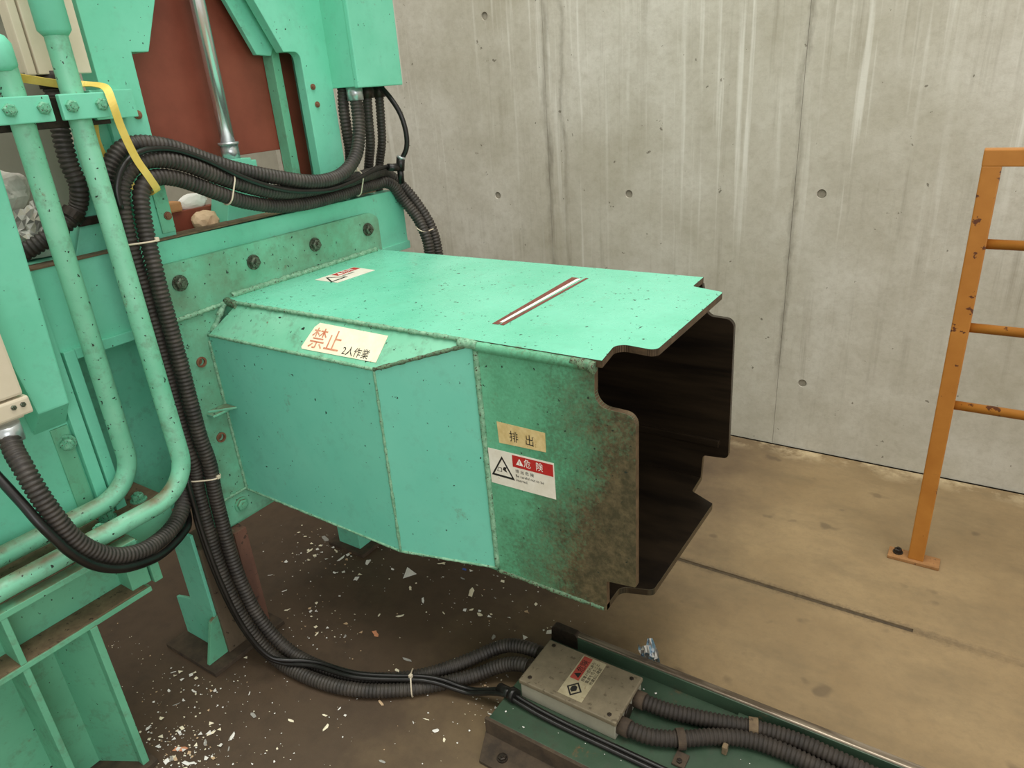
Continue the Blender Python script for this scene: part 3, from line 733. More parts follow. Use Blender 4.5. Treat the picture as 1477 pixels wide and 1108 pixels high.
# ------------------------------------------------------------------ conduits and cables
R = 0.0165
conduit('corrugated_conduit', [(-1.365,0.414,0.8),(-1.342,0.4054,0.7745),(-1.316,0.4011,0.7499),(-1.3,0.4004,0.7189),(-1.29,0.4033,0.6846),(-1.284,0.409,0.6495),(-1.281,0.4168,0.6146),(-1.28,0.4296,0.5812),(-1.283,0.4558,0.5414),(-1.287,0.4815,0.5169),(-1.294,0.5114,0.4986),(-1.305,0.5426,0.4857),(-1.321,0.5737,0.4767),(-1.338,0.6049,0.4716),(-1.356,0.6359,0.4712),(-1.375,0.6651,0.4777),(-1.395,0.6899,0.4926),(-1.41,0.7069,0.5168),(-1.431,0.7189,0.5443),(-1.442,0.7349,0.5767),(-1.446,0.7416,0.6121),(-1.448,0.7441,0.6482),(-1.448,0.7447,0.6844),(-1.448,0.745,0.7325),(-1.448,0.7453,0.7686),(-1.448,0.7453,0.8048),(-1.448,0.7452,0.8409),(-1.448,0.745,0.877),(-1.448,0.7447,0.9131),(-1.448,0.7443,0.9492),(-1.448,0.7441,0.9853),(-1.448,0.7441,1.021),(-1.448,0.7443,1.058),(-1.448,0.7449,1.094),(-1.448,0.7452,1.13),(-1.448,0.748,1.165),(-1.446,0.7604,1.198),(-1.443,0.7936,1.23),(-1.441,0.8275,1.237),(-1.44,0.8628,1.232),(-1.44,0.8972,1.222),(-1.44,0.9304,1.208),(-1.438,0.963,1.192),(-1.433,0.9952,1.177),(-1.428,1.028,1.163),(-1.424,1.062,1.151),(-1.419,1.096,1.14),(-1.415,1.13,1.13),(-1.41,1.165,1.12),(-1.406,1.2,1.111),(-1.406,1.235,1.105),(-1.406,1.271,1.103),(-1.409,1.318,1.107),(-1.411,1.351,1.118),(-1.412,1.381,1.137),(-1.415,1.405,1.163),(-1.419,1.421,1.195),(-1.423,1.432,1.229),(-1.427,1.438,1.264),(-1.43,1.44,1.3)],
        0.0172, 'rubber', 'black corrugated conduit looping from the beige box up to the electrical box')
conduit('corrugated_conduit', [(-1.47,1.648,0.7),(-1.44,1.649,0.7195),(-1.411,1.649,0.7404),(-1.391,1.65,0.7686),(-1.386,1.65,0.8033),(-1.386,1.65,0.8391),(-1.39,1.65,0.8747),(-1.399,1.649,0.9093),(-1.413,1.645,0.9421),(-1.43,1.639,0.9736),(-1.447,1.631,1.004),(-1.463,1.618,1.032),(-1.471,1.594,1.059),(-1.473,1.565,1.079),(-1.461,1.527,1.091),(-1.452,1.491,1.091),(-1.448,1.456,1.09),(-1.443,1.42,1.089),(-1.44,1.384,1.086),(-1.437,1.348,1.085),(-1.435,1.312,1.084),(-1.434,1.276,1.084),(-1.433,1.239,1.084),(-1.429,1.192,1.087),(-1.425,1.157,1.091),(-1.42,1.123,1.097),(-1.417,1.088,1.106),(-1.414,1.054,1.118),(-1.412,1.02,1.131),(-1.409,0.9871,1.145),(-1.405,0.9547,1.16),(-1.401,0.9225,1.176),(-1.399,0.8896,1.191),(-1.398,0.8554,1.202),(-1.398,0.8195,1.207),(-1.398,0.7849,1.2),(-1.399,0.7582,1.178),(-1.401,0.7446,1.146),(-1.403,0.7397,1.11),(-1.405,0.7378,1.074),(-1.407,0.7382,1.038),(-1.41,0.7409,1.002),(-1.411,0.7429,0.9667),(-1.413,0.744,0.9308),(-1.413,0.7447,0.8948),(-1.413,0.7449,0.8587),(-1.414,0.7448,0.8227),(-1.414,0.7444,0.7867),(-1.414,0.7438,0.7507),(-1.414,0.743,0.7147),(-1.414,0.7421,0.6788),(-1.413,0.7409,0.6429),(-1.411,0.7393,0.6074),(-1.408,0.7388,0.5722),(-1.411,0.7433,0.5355),(-1.412,0.7374,0.4988),(-1.411,0.7342,0.4628),(-1.41,0.7327,0.4269),(-1.408,0.7309,0.391),(-1.405,0.7286,0.3551),(-1.401,0.7264,0.3194),(-1.395,0.7245,0.284),(-1.387,0.7231,0.2488),(-1.379,0.7227,0.2138),(-1.369,0.7232,0.1791),(-1.359,0.725,0.1446),(-1.343,0.7303,0.0997),(-1.33,0.7365,0.0667),(-1.31,0.7423,0.0383),(-1.28,0.7455,0.0225),(-1.245,0.7463,0.0183),(-1.209,0.7473,0.0179),(-1.173,0.7506,0.0174),(-1.138,0.7557,0.0173),(-1.102,0.7629,0.0177),(-1.068,0.7732,0.018),(-1.034,0.7864,0.018),(-1.002,0.8029,0.018),(-0.9719,0.8219,0.018),(-0.9426,0.8429,0.0178),(-0.9152,0.8662,0.0177),(-0.8886,0.8905,0.0177),(-0.8629,0.9157,0.018),(-0.8372,0.9406,0.0204),(-0.8107,0.963,0.0285),(-0.7833,0.9813,0.0421),(-0.7526,0.992,0.0562),(-0.7191,0.9946,0.0683),(-0.684,0.995,0.0715)],
        R, 'rubber', 'black corrugated conduit from beam end to floor box, beside the green pipe')
conduit('corrugated_conduit', [(-1.47,1.6,0.7),(-1.441,1.602,0.7215),(-1.413,1.604,0.7437),(-1.391,1.606,0.7711),(-1.384,1.607,0.8053),(-1.383,1.608,0.8411),(-1.385,1.608,0.8767),(-1.397,1.609,0.9105),(-1.413,1.609,0.9421),(-1.431,1.602,0.9729),(-1.446,1.589,1.003),(-1.454,1.566,1.044),(-1.458,1.537,1.059),(-1.462,1.506,1.059),(-1.46,1.471,1.059),(-1.457,1.435,1.059),(-1.454,1.399,1.056),(-1.45,1.363,1.054),(-1.448,1.327,1.054),(-1.445,1.291,1.052),(-1.442,1.255,1.052),(-1.439,1.219,1.053),(-1.435,1.17,1.057),(-1.432,1.134,1.062),(-1.428,1.099,1.069),(-1.423,1.065,1.079),(-1.419,1.03,1.09),(-1.414,0.9974,1.103),(-1.41,0.9649,1.118),(-1.408,0.9331,1.134),(-1.406,0.9011,1.15),(-1.404,0.868,1.164),(-1.4,0.8342,1.172),(-1.396,0.8021,1.17),(-1.393,0.7808,1.148),(-1.391,0.7723,1.114),(-1.39,0.768,1.078),(-1.387,0.7645,1.043),(-1.383,0.7615,1.007),(-1.382,0.7598,0.9708),(-1.382,0.7595,0.9347),(-1.382,0.7598,0.8986),(-1.382,0.76,0.8625),(-1.382,0.7597,0.8265),(-1.381,0.7593,0.7904),(-1.381,0.7587,0.7543),(-1.381,0.7582,0.7182),(-1.381,0.758,0.6821),(-1.383,0.7583,0.6461),(-1.384,0.7597,0.6101),(-1.384,0.7631,0.5744),(-1.386,0.7651,0.5382),(-1.39,0.7638,0.5016),(-1.393,0.7629,0.4661),(-1.395,0.7628,0.4301),(-1.395,0.762,0.394),(-1.393,0.7604,0.358),(-1.391,0.7586,0.3221),(-1.386,0.7571,0.2865),(-1.379,0.7559,0.251),(-1.371,0.7557,0.2158),(-1.363,0.7566,0.1806),(-1.354,0.7585,0.1459),(-1.342,0.7621,0.1123),(-1.322,0.7696,0.0699),(-1.301,0.7759,0.0421),(-1.271,0.7797,0.0246),(-1.236,0.7816,0.0191),(-1.2,0.7839,0.0183),(-1.164,0.788,0.0173),(-1.129,0.7934,0.0171),(-1.093,0.8009,0.0177),(-1.059,0.8126,0.0179),(-1.027,0.8281,0.0179),(-0.9959,0.8463,0.0179),(-0.9666,0.8671,0.0182),(-0.9395,0.8908,0.0188),(-0.9144,0.9166,0.0205),(-0.8913,0.9442,0.023),(-0.8686,0.9717,0.0274),(-0.8444,0.997,0.0355),(-0.8189,1.019,0.0473),(-0.7893,1.035,0.0592),(-0.7554,1.04,0.0685),(-0.72,1.04,0.0743),(-0.684,1.04,0.0715)],
        R, 'rubber', 'black corrugated conduit from beam end to floor box, beside the chute flange')
conduit('corrugated_conduit', [(-1.472,0.715,1.378),(-1.470,0.711,1.32),(-1.467,0.702,1.271),(-1.466,0.699,1.216),(-1.466,0.703,1.170),(-1.48,0.696,1.132),(-1.485,0.665,1.105),(-1.50,0.621,1.080),(-1.52,0.586,1.064),(-1.55,0.545,1.056)],
        0.017, 'rubber', 'black corrugated conduit behind the pipe clamps, dropping towards the plastic waste')
conduit('corrugated_conduit', [(-1.475,1.445,1.32),(-1.475,1.437,1.27),(-1.475,1.435,1.22),(-1.490,1.450,1.15),(-1.522,1.465,1.08),(-1.535,1.47,0.98)], 0.015, 'rubber', 'short black corrugated conduit under the electrical box, against the gate post')
conduit('corrugated_conduit', [(-1.445,1.50,1.30),(-1.460,1.508,1.235),(-1.475,1.518,1.171),(-1.503,1.530,1.115),(-1.527,1.538,1.06),(-1.535,1.540,0.98)], 0.0135, 'rubber', 'short black corrugated conduit, middle one under the electrical box')
conduit('corrugated_conduit', [(-1.455,1.558,1.30),(-1.470,1.568,1.231),(-1.485,1.575,1.165),(-1.508,1.580,1.112),(-1.527,1.583,1.06),(-1.535,1.585,0.98)], 0.0125, 'rubber', 'short black corrugated conduit under the electrical box, nearest the concrete wall')
def cable(name, pts, r, label, mat='cable_black', group=None):
    path = spline(pts, 0.008); PATHS.append((name, path, r))
    return tag(tube(name, path, r, mat, None, 10), label, 'cable', group)
cable('loop_cable', [(-1.448,1.55,1.32),(-1.415,1.555,1.284),(-1.388,1.56,1.239),(-1.38,1.565,1.185),(-1.386,1.565,1.148),(-1.405,1.56,1.118)], 0.007, 'glossy black cable looping down beside the electrical box')
cable('thin_cable', [(-1.372,0.722,1.129),(-1.372,0.7245,1.164),(-1.374,0.7415,1.194),(-1.377,0.7689,1.216),(-1.382,0.8023,1.226),(-1.388,0.8376,1.226),(-1.393,0.8727,1.22),(-1.396,0.9175,1.203),(-1.396,0.95,1.187),(-1.395,0.9815,1.168),(-1.393,1.013,1.149),(-1.393,1.045,1.133),(-1.395,1.079,1.119),(-1.397,1.113,1.107),(-1.399,1.148,1.097),(-1.4,1.183,1.09),(-1.399,1.219,1.085),(-1.399,1.255,1.081),(-1.4,1.291,1.081),(-1.405,1.339,1.085),(-1.409,1.375,1.089),(-1.415,1.41,1.095),(-1.42,1.446,1.101),(-1.424,1.481,1.104),(-1.423,1.517,1.105),(-1.41,1.55,1.105)], 0.006, 'thin smooth cable lying between the corrugated conduits on the beam')
cable('smooth_cable', [(-1.385,0.362,0.82),(-1.371,0.3625,0.7868),(-1.35,0.3654,0.7576),(-1.32,0.3713,0.7201),(-1.299,0.3762,0.6906),(-1.281,0.3811,0.6594),(-1.27,0.3901,0.6261),(-1.264,0.4012,0.5919),(-1.261,0.4234,0.5493),(-1.262,0.4465,0.5216),(-1.266,0.4745,0.4993),(-1.274,0.5057,0.4826),(-1.29,0.5479,0.4648),(-1.307,0.579,0.455),(-1.326,0.6097,0.4488),(-1.345,0.6402,0.4466),(-1.367,0.6686,0.4464),(-1.406,0.6932,0.4555),(-1.435,0.7002,0.4738),(-1.46,0.7,0.5)], 0.0085, 'smooth black cable hanging just below the conduit loop of the beige box')
cf = thing('cable_connector', 'black cable connector hanging beside the beam end below the electrical box', 'connector', (-1.40, 1.56, 1.06))
cyl('barrel', (-1.405, 1.558, 1.125), (-1.41, 1.555, 1.09), 0.012, 'cable_black', cf, 12)
cyl('barrel', (-1.418, 1.515, 1.104), (-1.408, 1.556, 1.096), 0.010, 'cable_black', cf, 12)
cyl('ring', (-1.403, 1.559, 1.128), (-1.405, 1.558, 1.122), 0.0125, 'zinc', cf, 12)
cyl('tail', (-1.41, 1.555, 1.092), (-1.42, 1.565, 1.055), 0.009, 'cable_black', cf, 12)
for pts, lab in (([(-1.386,0.7,0.545),(-1.381,0.7019,0.511),(-1.379,0.6988,0.4734),(-1.375,0.6935,0.4379),(-1.368,0.6908,0.4026),(-1.362,0.6891,0.3672),(-1.355,0.688,0.3319),(-1.347,0.6876,0.2967),(-1.34,0.688,0.2615),(-1.332,0.6894,0.2264),(-1.324,0.6919,0.1913),(-1.312,0.6974,0.1453),(-1.301,0.7034,0.1113),(-1.289,0.7113,0.0787),(-1.27,0.723,0.0525),(-1.242,0.7381,0.0406),(-1.21,0.7538,0.0398),(-1.176,0.7678,0.0396),(-1.141,0.7755,0.0393),(-1.106,0.7812,0.0396),(-1.071,0.7891,0.0399),(-1.037,0.8018,0.0398),(-1.005,0.8174,0.0397),(-0.9726,0.8336,0.0402),(-0.9403,0.8494,0.0418),(-0.9078,0.8645,0.0414),(-0.8751,0.8781,0.0357),(-0.8431,0.8901,0.0257),(-0.81,0.899,0.0224),(-0.7772,0.9039,0.0341),(-0.7449,0.9067,0.0494),(-0.7116,0.9071,0.0612),(-0.6644,0.9032,0.0611),(-0.6285,0.9013,0.0589),(-0.5925,0.9008,0.0571),(-0.5566,0.9009,0.0558),(-0.5205,0.9011,0.0555),(-0.4845,0.9015,0.0555),(-0.4485,0.9019,0.0555),(-0.4125,0.9023,0.0555),(-0.3765,0.9027,0.0555),(-0.3405,0.903,0.0555),(-0.3044,0.9033,0.0555),(-0.2684,0.9037,0.0555),(-0.2324,0.904,0.0555),(-0.1964,0.9043,0.0555),(-0.1604,0.9045,0.0555),(-0.1243,0.9047,0.0555),(-0.0883,0.9049,0.0555),(-0.0523,0.905,0.0555),(-0.0163,0.905,0.0555),(0.0197,0.9051,0.0555),(0.0558,0.9051,0.0555),(0.0918,0.9051,0.0555),(0.1398,0.9051,0.0555),(0.1758,0.905,0.0555),(0.2118,0.905,0.0555),(0.2479,0.905,0.0555),(0.2839,0.905,0.0555),(0.3199,0.9049,0.0555),(0.3559,0.9049,0.0555),(0.3919,0.9049,0.0555),(0.428,0.9048,0.0555),(0.464,0.9048,0.0555),(0.5,0.905,0.0555)], 'thin black cable along the conduit bundle and past the floor box, outer of two'),
        ([(-1.375,0.7,0.545),(-1.371,0.6973,0.5087),(-1.368,0.6954,0.4732),(-1.363,0.6931,0.4378),(-1.357,0.6908,0.4024),(-1.35,0.6891,0.367),(-1.343,0.688,0.3317),(-1.336,0.6876,0.2964),(-1.328,0.688,0.2612),(-1.321,0.6894,0.226),(-1.313,0.6918,0.1909),(-1.304,0.6957,0.1562),(-1.293,0.7015,0.1224),(-1.28,0.7092,0.0899),(-1.262,0.7218,0.0628),(-1.237,0.7425,0.0496),(-1.209,0.7644,0.0433),(-1.167,0.7824,0.0393),(-1.131,0.789,0.0392),(-1.096,0.7946,0.0396),(-1.061,0.8041,0.0399),(-1.028,0.818,0.0398),(-0.9956,0.834,0.0398),(-0.9634,0.8501,0.0405),(-0.931,0.8658,0.0423),(-0.8983,0.8805,0.0408),(-0.8656,0.8934,0.0345),(-0.8338,0.9048,0.0231),(-0.8003,0.9123,0.0248),(-0.7677,0.9163,0.0385),(-0.7354,0.9185,0.0538),(-0.7012,0.9177,0.0624),(-0.6657,0.9145,0.0612),(-0.6298,0.9126,0.059),(-0.5938,0.9121,0.0572),(-0.5577,0.9122,0.0558),(-0.5217,0.9124,0.0555),(-0.4856,0.9128,0.0555),(-0.4496,0.9133,0.0555),(-0.4135,0.9136,0.0555),(-0.3775,0.914,0.0555),(-0.3414,0.9143,0.0555),(-0.3053,0.9147,0.0555),(-0.2693,0.915,0.0555),(-0.2332,0.9153,0.0555),(-0.1972,0.9156,0.0555),(-0.1611,0.9159,0.0555),(-0.125,0.9161,0.0555),(-0.077,0.9163,0.0555),(-0.0409,0.9163,0.0555),(-0.0048,0.9164,0.0555),(0.0312,0.9164,0.0555),(0.0673,0.9165,0.0555),(0.1033,0.9165,0.0555),(0.1394,0.9164,0.0555),(0.1755,0.9164,0.0555),(0.2115,0.9164,0.0555),(0.2476,0.9164,0.0555),(0.2836,0.9163,0.0555),(0.3197,0.9163,0.0555),(0.3558,0.9163,0.0555),(0.3918,0.9162,0.0555),(0.4279,0.9162,0.0555),(0.4639,0.9162,0.0555),(0.5,0.916,0.0555)], 'thin black cable along the conduit bundle and past the floor box, inner of two')):
    cable('thin_cable', pts, 0.0055, lab)
tg = thing('cable_joint', 'black taped joint on the thin cables beside the grey floor box', 'joint', (-0.69, 0.91, 0.05))
cyl('sleeve', (-0.735, 0.921, 0.055), (-0.690, 0.913, 0.064), 0.013, 'cable_black', tg, 12)
cyl('collar', (-0.700, 0.915, 0.0645), (-0.685, 0.912, 0.066), 0.016, 'cable_black', tg, 12)

def tie(c, axis, reach, label, tail=(0, 0, 1)):
    """pale tie pulled round every conduit and cable that passes within reach of c"""
    c = Vector(c); a = Vector(axis).normalized(); e1 = a.orthogonal().normalized(); e2 = a.cross(e1); P = []
    for nm, path, r in PATHS:
        q = min(path, key=lambda p: (p - c).length)
        if (q - c).length < reach:
            d = q - c
            P += [Vector((d.dot(e1) + (r + 0.0012) * math.cos(t), d.dot(e2) + (r + 0.0012) * math.sin(t))) for t in [2 * math.pi * k / 24 for k in range(24)]]
    H = [P[i] for i in geometry.convex_hull_2d(P)]
    pts = [c + e1 * h.x + e2 * h.y for h in H]; pts.append(pts[0].copy())
    pts = resample(pts, 0.003)
    bm = bmesh.new(); add_tube(bm, pts, 0.0019, 6, False)
    h = max(pts, key=lambda p: (p - c).dot(Vector(tail)))
    add_box(bm, (h.x - .004, h.x + .004), (h.y - .004, h.y + .004), (h.z - .002, h.z + .006), 0.001)
    return tag(from_bm('cable_tie', bm, 'tie_plastic'), label, 'cable tie', 'pale cable ties on the black conduits')
tie((-1.412, 0.990, 1.124), (0.0, 1, -0.4), 0.033, 'pale cable tie around the two sagging conduits on the beam')
tie((-1.452, 1.42, 1.070), (0, 1, 0.0), 0.028, 'pale cable tie on the conduits at the beam end')
tie((-1.405, 0.748, 1.058), (0, 0, 1), 0.05, 'pale cable tie below the bend of the upright conduit bundle', (1, 0.6, 0))
tie((-1.402, 0.749, 0.515), (0, 0.1, 1), 0.034, 'pale cable tie on the upright conduits beside the chute flange', (1, 0.3, 0))
tie((-1.400, 1.629, 0.915), (0.45, 0, 0.9), 0.05, 'pale cable tie on the conduits dropping behind the chute')
tie((-0.945, 0.860, 0.022), (0.8, 0.6, 0), 0.06, 'pale cable tie on the conduits lying across the floor')

# yellow strap
def ribbon(name, pts, w, side, mat, label, cat):
    path = spline(pts, 0.006); sd = Vector(side).normalized(); bm = bmesh.new(); prev = None
    for i, p in enumerate(path):
        t = (path[min(i+1, len(path)-1)] - path[max(i-1, 0)]).normalized()
        s_ = (sd - t * sd.dot(t)).normalized(); n = t.cross(s_)
        q = [bm.verts.new(p + s_ * w * a + n * 0.0008 * b) for a, b in ((-.5, -1), (.5, -1), (.5, 1), (-.5, 1))]
        if prev:
            for k in range(4): bm.faces.new((prev[k], prev[(k+1) % 4], q[(k+1) % 4], q[k]))
        else: bm.faces.new(q)
        prev = q
    bm.faces.new(prev[::-1])
    o = from_bm(name, bm, mat); 
    return tag(o, label, cat)
ribbon('yellow_strap', [(-1.425,0.60,1.372),(-1.425,0.66,1.360),(-1.424,0.71,1.351),(-1.408,0.738,1.349),(-1.375,0.747,1.345),(-1.348,0.745,1.337),(-1.337,0.742,1.313),(-1.343,0.749,1.272),(-1.353,0.767,1.215),(-1.360,0.788,1.175),(-1.375,0.804,1.149),(-1.43,0.802,1.149),(-1.466,0.790,1.178),(-1.468,0.770,1.215),(-1.455,0.757,1.250),(-1.430,0.750,1.288)], 0.014, (0.3, 1, 0.45), 'strap_yellow', 'yellow fabric strap tied round the clamp and the conduit bundle', 'strap')

# ------------------------------------------------------------------ waste in the press
def crumple(name, c, size, mat, label, cat, seed, sub=4, amp=0.35, group=None):
    rg = random.Random(seed); bm = bmesh.new(); bmesh.ops.create_icosphere(bm, subdivisions=sub, radius=1)
    dirs = [(Vector((rg.uniform(-1, 1), rg.uniform(-1, 1), rg.uniform(-1, 1))).normalized(), rg.uniform(-1, 1), rg.uniform(2, 6), rg.uniform(0, 6)) for _ in range(14)]
    for w in bm.verts:
        d = w.co.normalized(); s_ = 0
        for a, k, fq, ph in dirs: s_ += k * abs(math.sin(fq * d.dot(a) + ph))
        w.co = d * (1 + amp * s_ / 4)
        w.co = Vector((w.co.x * size[0], w.co.y * size[1], max(w.co.z, -0.75) * size[2])) + Vector(c)
    o = from_bm(name, bm, mat); return tag(o, label, cat, group)
def sheet(name, c, u, v, w, h, amp, mats, label, cat, seed, n=9):
    rg_ = random.Random(seed); c = Vector(c); u = Vector(u).normalized(); v = Vector(v).normalized(); nn = u.cross(v).normalized()
    bm = bmesh.new(); g = {}
    for i in range(n):
        for j in range(n):
            a, b = i / (n - 1) - 0.5, j / (n - 1) - 0.5
            p = c + u * w * (a + rg_.uniform(-.06, .06)) * (1 - 0.5 * abs(b)) + v * h * (b + rg_.uniform(-.06, .06) + 0.3 * a * a) + nn * amp * (rg_.uniform(-1, 1) + 0.8 * math.sin(7 * a + 5 * b))
            g[i, j] = bm.verts.new(p)
    for i in range(n - 1):
        for j in range(n - 1):
            q = (g[i, j], g[i + 1, j], g[i + 1, j + 1], g[i, j + 1])
            for t in ((q[0], q[1], q[2]), (q[0], q[2], q[3])):
                f = bm.faces.new(t); f.material_index = rg_.randrange(len(mats)) if len(mats) > 1 else 0
    bmesh.ops.solidify(bm, geom=bm.faces[:], thickness=0.0012)
    return tag(from_bm(name, bm, mats), label, cat)
sheet('label_paper', (-1.546, 0.640, 1.104), (0, 1, 0.35), (-0.3, -0.2, 1), 0.075, 0.075, 0.006, ['paper_white', 'paper_white', 'paper_grey', 'sticker_white'], 'printed white wrapper paper lying in front of the plastic bags', 'paper', 51)
crumple('plastic_bag', (-1.590, 0.645, 1.078), (0.032, 0.085, 0.05), 'plastic_bag', 'crumpled white plastic bag with red print behind the pipes', 'bag', 3)
crumple('plastic_bag', (-1.590, 0.590, 1.172), (0.032, 0.080, 0.048), 'plastic_bag', 'clear crumpled plastic bag stuffed behind the green cover', 'bag', 11)
box('hopper_sill', (-1.70, -1.51), (0.40, 0.80), (1.0, 1.038), 'green_dusty', press)
prism('side_plate', 'x', [(0.668, 1.036), (0.806, 1.036), (0.806, 1.285), (0.760, 1.285), (0.722, 1.15)], -1.53, -1.492, 'green_paint', press)
cl = thing('conduit_clip', 'dark metal pipe clip holding the conduit above the waste', 'clip', (-1.48, 0.70, 1.12))
bm = bmesh.new(); add_ring(bm, (-1.482, 0.684, 1.121), (-0.004, -0.03, -0.027), 0.0172, 0.0215, 0.016, 0, 2 * math.pi, (1, 0, 0)); from_bm('ring', bm, 'bolt_dark', cl)
box('arm', (-1.492, -1.478), (0.69, 0.765), (1.096, 1.112), 'bolt_dark', cl, 0.003)
crumple('paper_ball', (-1.535, 0.995, 1.048), (0.026, 0.032, 0.024), 'paper_tan', 'cream crumpled paper ball on the beam in front of the red gate', 'paper', 21, 3)
cb = box('cardboard_piece', (-1.605, -1.568), (0.885, 0.968), (1.075, 1.098), 'cardboard', None, 0.004); tag(cb, 'brown torn cardboard lying on top of the red gate', 'cardboard')
crumple('paper_sheet', (-1.588, 1.008, 1.088), (0.010, 0.036, 0.018), 'paper_white', 'white torn paper on the red gate beside the cardboard', 'paper', 31, 3, 0.25)
crumple('paper_sheet', (-1.588, 1.235, 1.096), (0.009, 0.014, 0.03), 'paper_white', 'small white paper tuft on the red gate beside the green lug', 'paper', 33, 3, 0.4)

# ------------------------------------------------------------------ floor track with junction box
tr = thing('guide_track', 'dark green steel floor track with upright rear rail, in front of the chute', 'track', (0.2, 0.97, 0))
box('deck', (-0.715, 1.6), (0.848, 1.12), (0.040, 0.050), 'green_track', tr)
box('near_wall', (-0.722, 1.6), (0.842, 0.850), (0.004, 0.050), 'grime_dark', tr)
prism('foot_flange', 'z', [(-0.725, 0.845), (-0.695, 0.778), (1.6, 0.778), (1.6, 0.845)], 0.0, 0.008, 'grime_dark', tr)
prism('rear_rail', 'x', [(1.118, 0.0), (1.128, 0.0), (1.128, 0.080), (1.134, 0.080), (1.134, 0.088, 0.003), (1.116, 0.088, 0.004)], -0.700, 1.6, 'worn_steel', tr)
box('rail_face', (-0.69, 1.6), (1.1135, 1.1185), (0.046, 0.084), 'green_track', tr)
prism('rail_end', 'y', [(-0.715, 0.0), (-0.64, 0.0), (-0.64, 0.092, 0.01), (-0.71, 0.094, 0.012)], 1.112, 1.131, 'bolt_dark', tr)
bolt(tr, (-0.655, 0.806, 0.008), (0, 0, 1), 0.008, 0.005, 'bolt_dark')
box('deck_bar', (-0.26, 1.6), (1.100, 1.115), (0.050, 0.058), 'green_track', tr)

jb = thing('junction_box', 'grey junction box with warning sticker sitting on the green floor track', 'box', (-0.57, 1.0, 0.05))
bx0, bx1, by0, by1 = -0.683, -0.456, 0.931, 1.062
box('body', (bx0, bx1), (by0, by1), (0.050, 0.090), 'grey_box_side', jb, 0.002)
box('lid', (bx0 - 0.003, bx1 + 0.003), (by0 - 0.003, by1 + 0.003), (0.090, 0.101), 'grey_box', jb, 0.003)
for x, y in ((-0.668, 1.052), (-0.667, 0.945), (-0.473, 1.050), (-0.474, 0.942)):
    bolt(jb, (x, y, 0.1005), (0, 0, 1), 0.0045, 0.002, 'bolt_dark', False, 'screw')
oj = Vector((-0.537, 0.940, 0.101))
js = panel2d('warning_sticker', [(0, 0), (0.119, 0), (0.119, 0.057), (0, 0.058)], oj, U, V, 'sticker_dirty', jb, 0.0002)
panel2d('red_band', [(0.048, 0.033), (0.117, 0.033), (0.117, 0.054), (0.048, 0.054)], oj, U, V, 'ink_red_dull', js, 0.0009, 0.0003)
frame2d('warning_diamond', [(0.004, 0.030), (0.024, 0.012), (0.044, 0.030), (0.024, 0.048)], [(0.009, 0.030), (0.024, 0.0165), (0.039, 0.030), (0.024, 0.0435)], oj, U, V, 'ink_black', js, 0.0009)
panel2d('pictogram', [(0.015, 0.032), (0.022, 0.024), (0.032, 0.027), (0.034, 0.033), (0.028, 0.038), (0.019, 0.038)], oj, U, V, 'ink_black', js, 0.0009, 0.0003)
text('lettering', '▲危険', 0.018, oj + Vector(U) * 0.053 + Vector(V) * 0.037, U, V, 'ink_black', js, 0.0014)
for k, tx in enumerate(('感電の恐れあり', '電源を切ること', '作業前に確認')):
    text('lettering', tx, 0.0088, oj + Vector(U) * 0.050 + Vector(V) * (0.022 - 0.0098 * k), U, V, 'ink_black', js, 0.0011)
for y, z in ((0.995, 0.073), (1.040, 0.073)):
    cyl('gland', (bx0 - 0.020, y, z), (bx0, y, z), 0.0175, 'bolt_dark', jb, 10)
for y in (0.952, 1.030):
    cyl('gland', (bx1, y, 0.073), (bx1 + 0.022, y, 0.073), 0.0185, 'grime_dark', jb, 10)
cyl('knockout', (bx1, 0.990, 0.072), (bx1 + 0.004, 0.990, 0.072), 0.017, 'bolt_dark', jb, 20)
conduit('corrugated_conduit', [(-0.440,1.030,0.073),(-0.388,1.035,0.070),(-0.334,1.049,0.068),(-0.274,1.066,0.067),(-0.217,1.084,0.067),(-0.140,1.090,0.072),(-0.063,1.084,0.075),(0.05,1.078,0.075),(0.6,1.075,0.075),(1.5,1.075,0.075)], 0.0165, 'rubber_dusty', 'dusty conduit from the floor box running along the track rail')
conduit('corrugated_conduit', [(-0.440,0.952,0.073),(-0.394,0.958,0.070),(-0.340,0.984,0.068),(-0.284,1.023,0.067),(-0.230,1.048,0.067),(-0.171,1.057,0.067),(-0.094,1.054,0.067),(0.003,1.044,0.067),(0.6,1.036,0.067),(1.5,1.036,0.067)], 0.0165, 'rubber_dusty', 'dusty conduit from the floor box curving to join the other on the track')
k = thing('conduit_saddle', 'dark metal saddle holding the curving conduit to the track deck', 'clip', (-0.33, 0.98, 0.05))
bm = bmesh.new(); add_ring(bm, (-0.338, 0.985, 0.068), (0.054, 0.036, 0), 0.0168, 0.0205, 0.016, math.radians(-65), math.radians(245), (0, 0, 1)); from_bm('strap', bm, 'grime_dark', k)
box('tab', (-0.338, -0.312), (0.935, 0.968), (0.050, 0.056), 'grime_dark', k, 0.002)
bolt(k, (-0.325, 0.945, 0.056), (0, 0, 1), 0.005, 0.004, 'bolt_dark', False)
k = thing('conduit_saddle', 'grey saddle around both conduits near the track rail', 'clip', (-0.22, 1.06, 0.05))
bm = bmesh.new(); add_ring(bm, (-0.222, 1.082, 0.0675), (0.057, 0.018, 0), 0.0168, 0.0203, 0.018, math.radians(-30), math.radians(210), (0, 0, 1)); from_bm('strap', bm, 'grime', k)
box('tab', (-0.262, -0.252), (1.006, 1.0195), (0.050, 0.070), 'grime', k, 0.002)

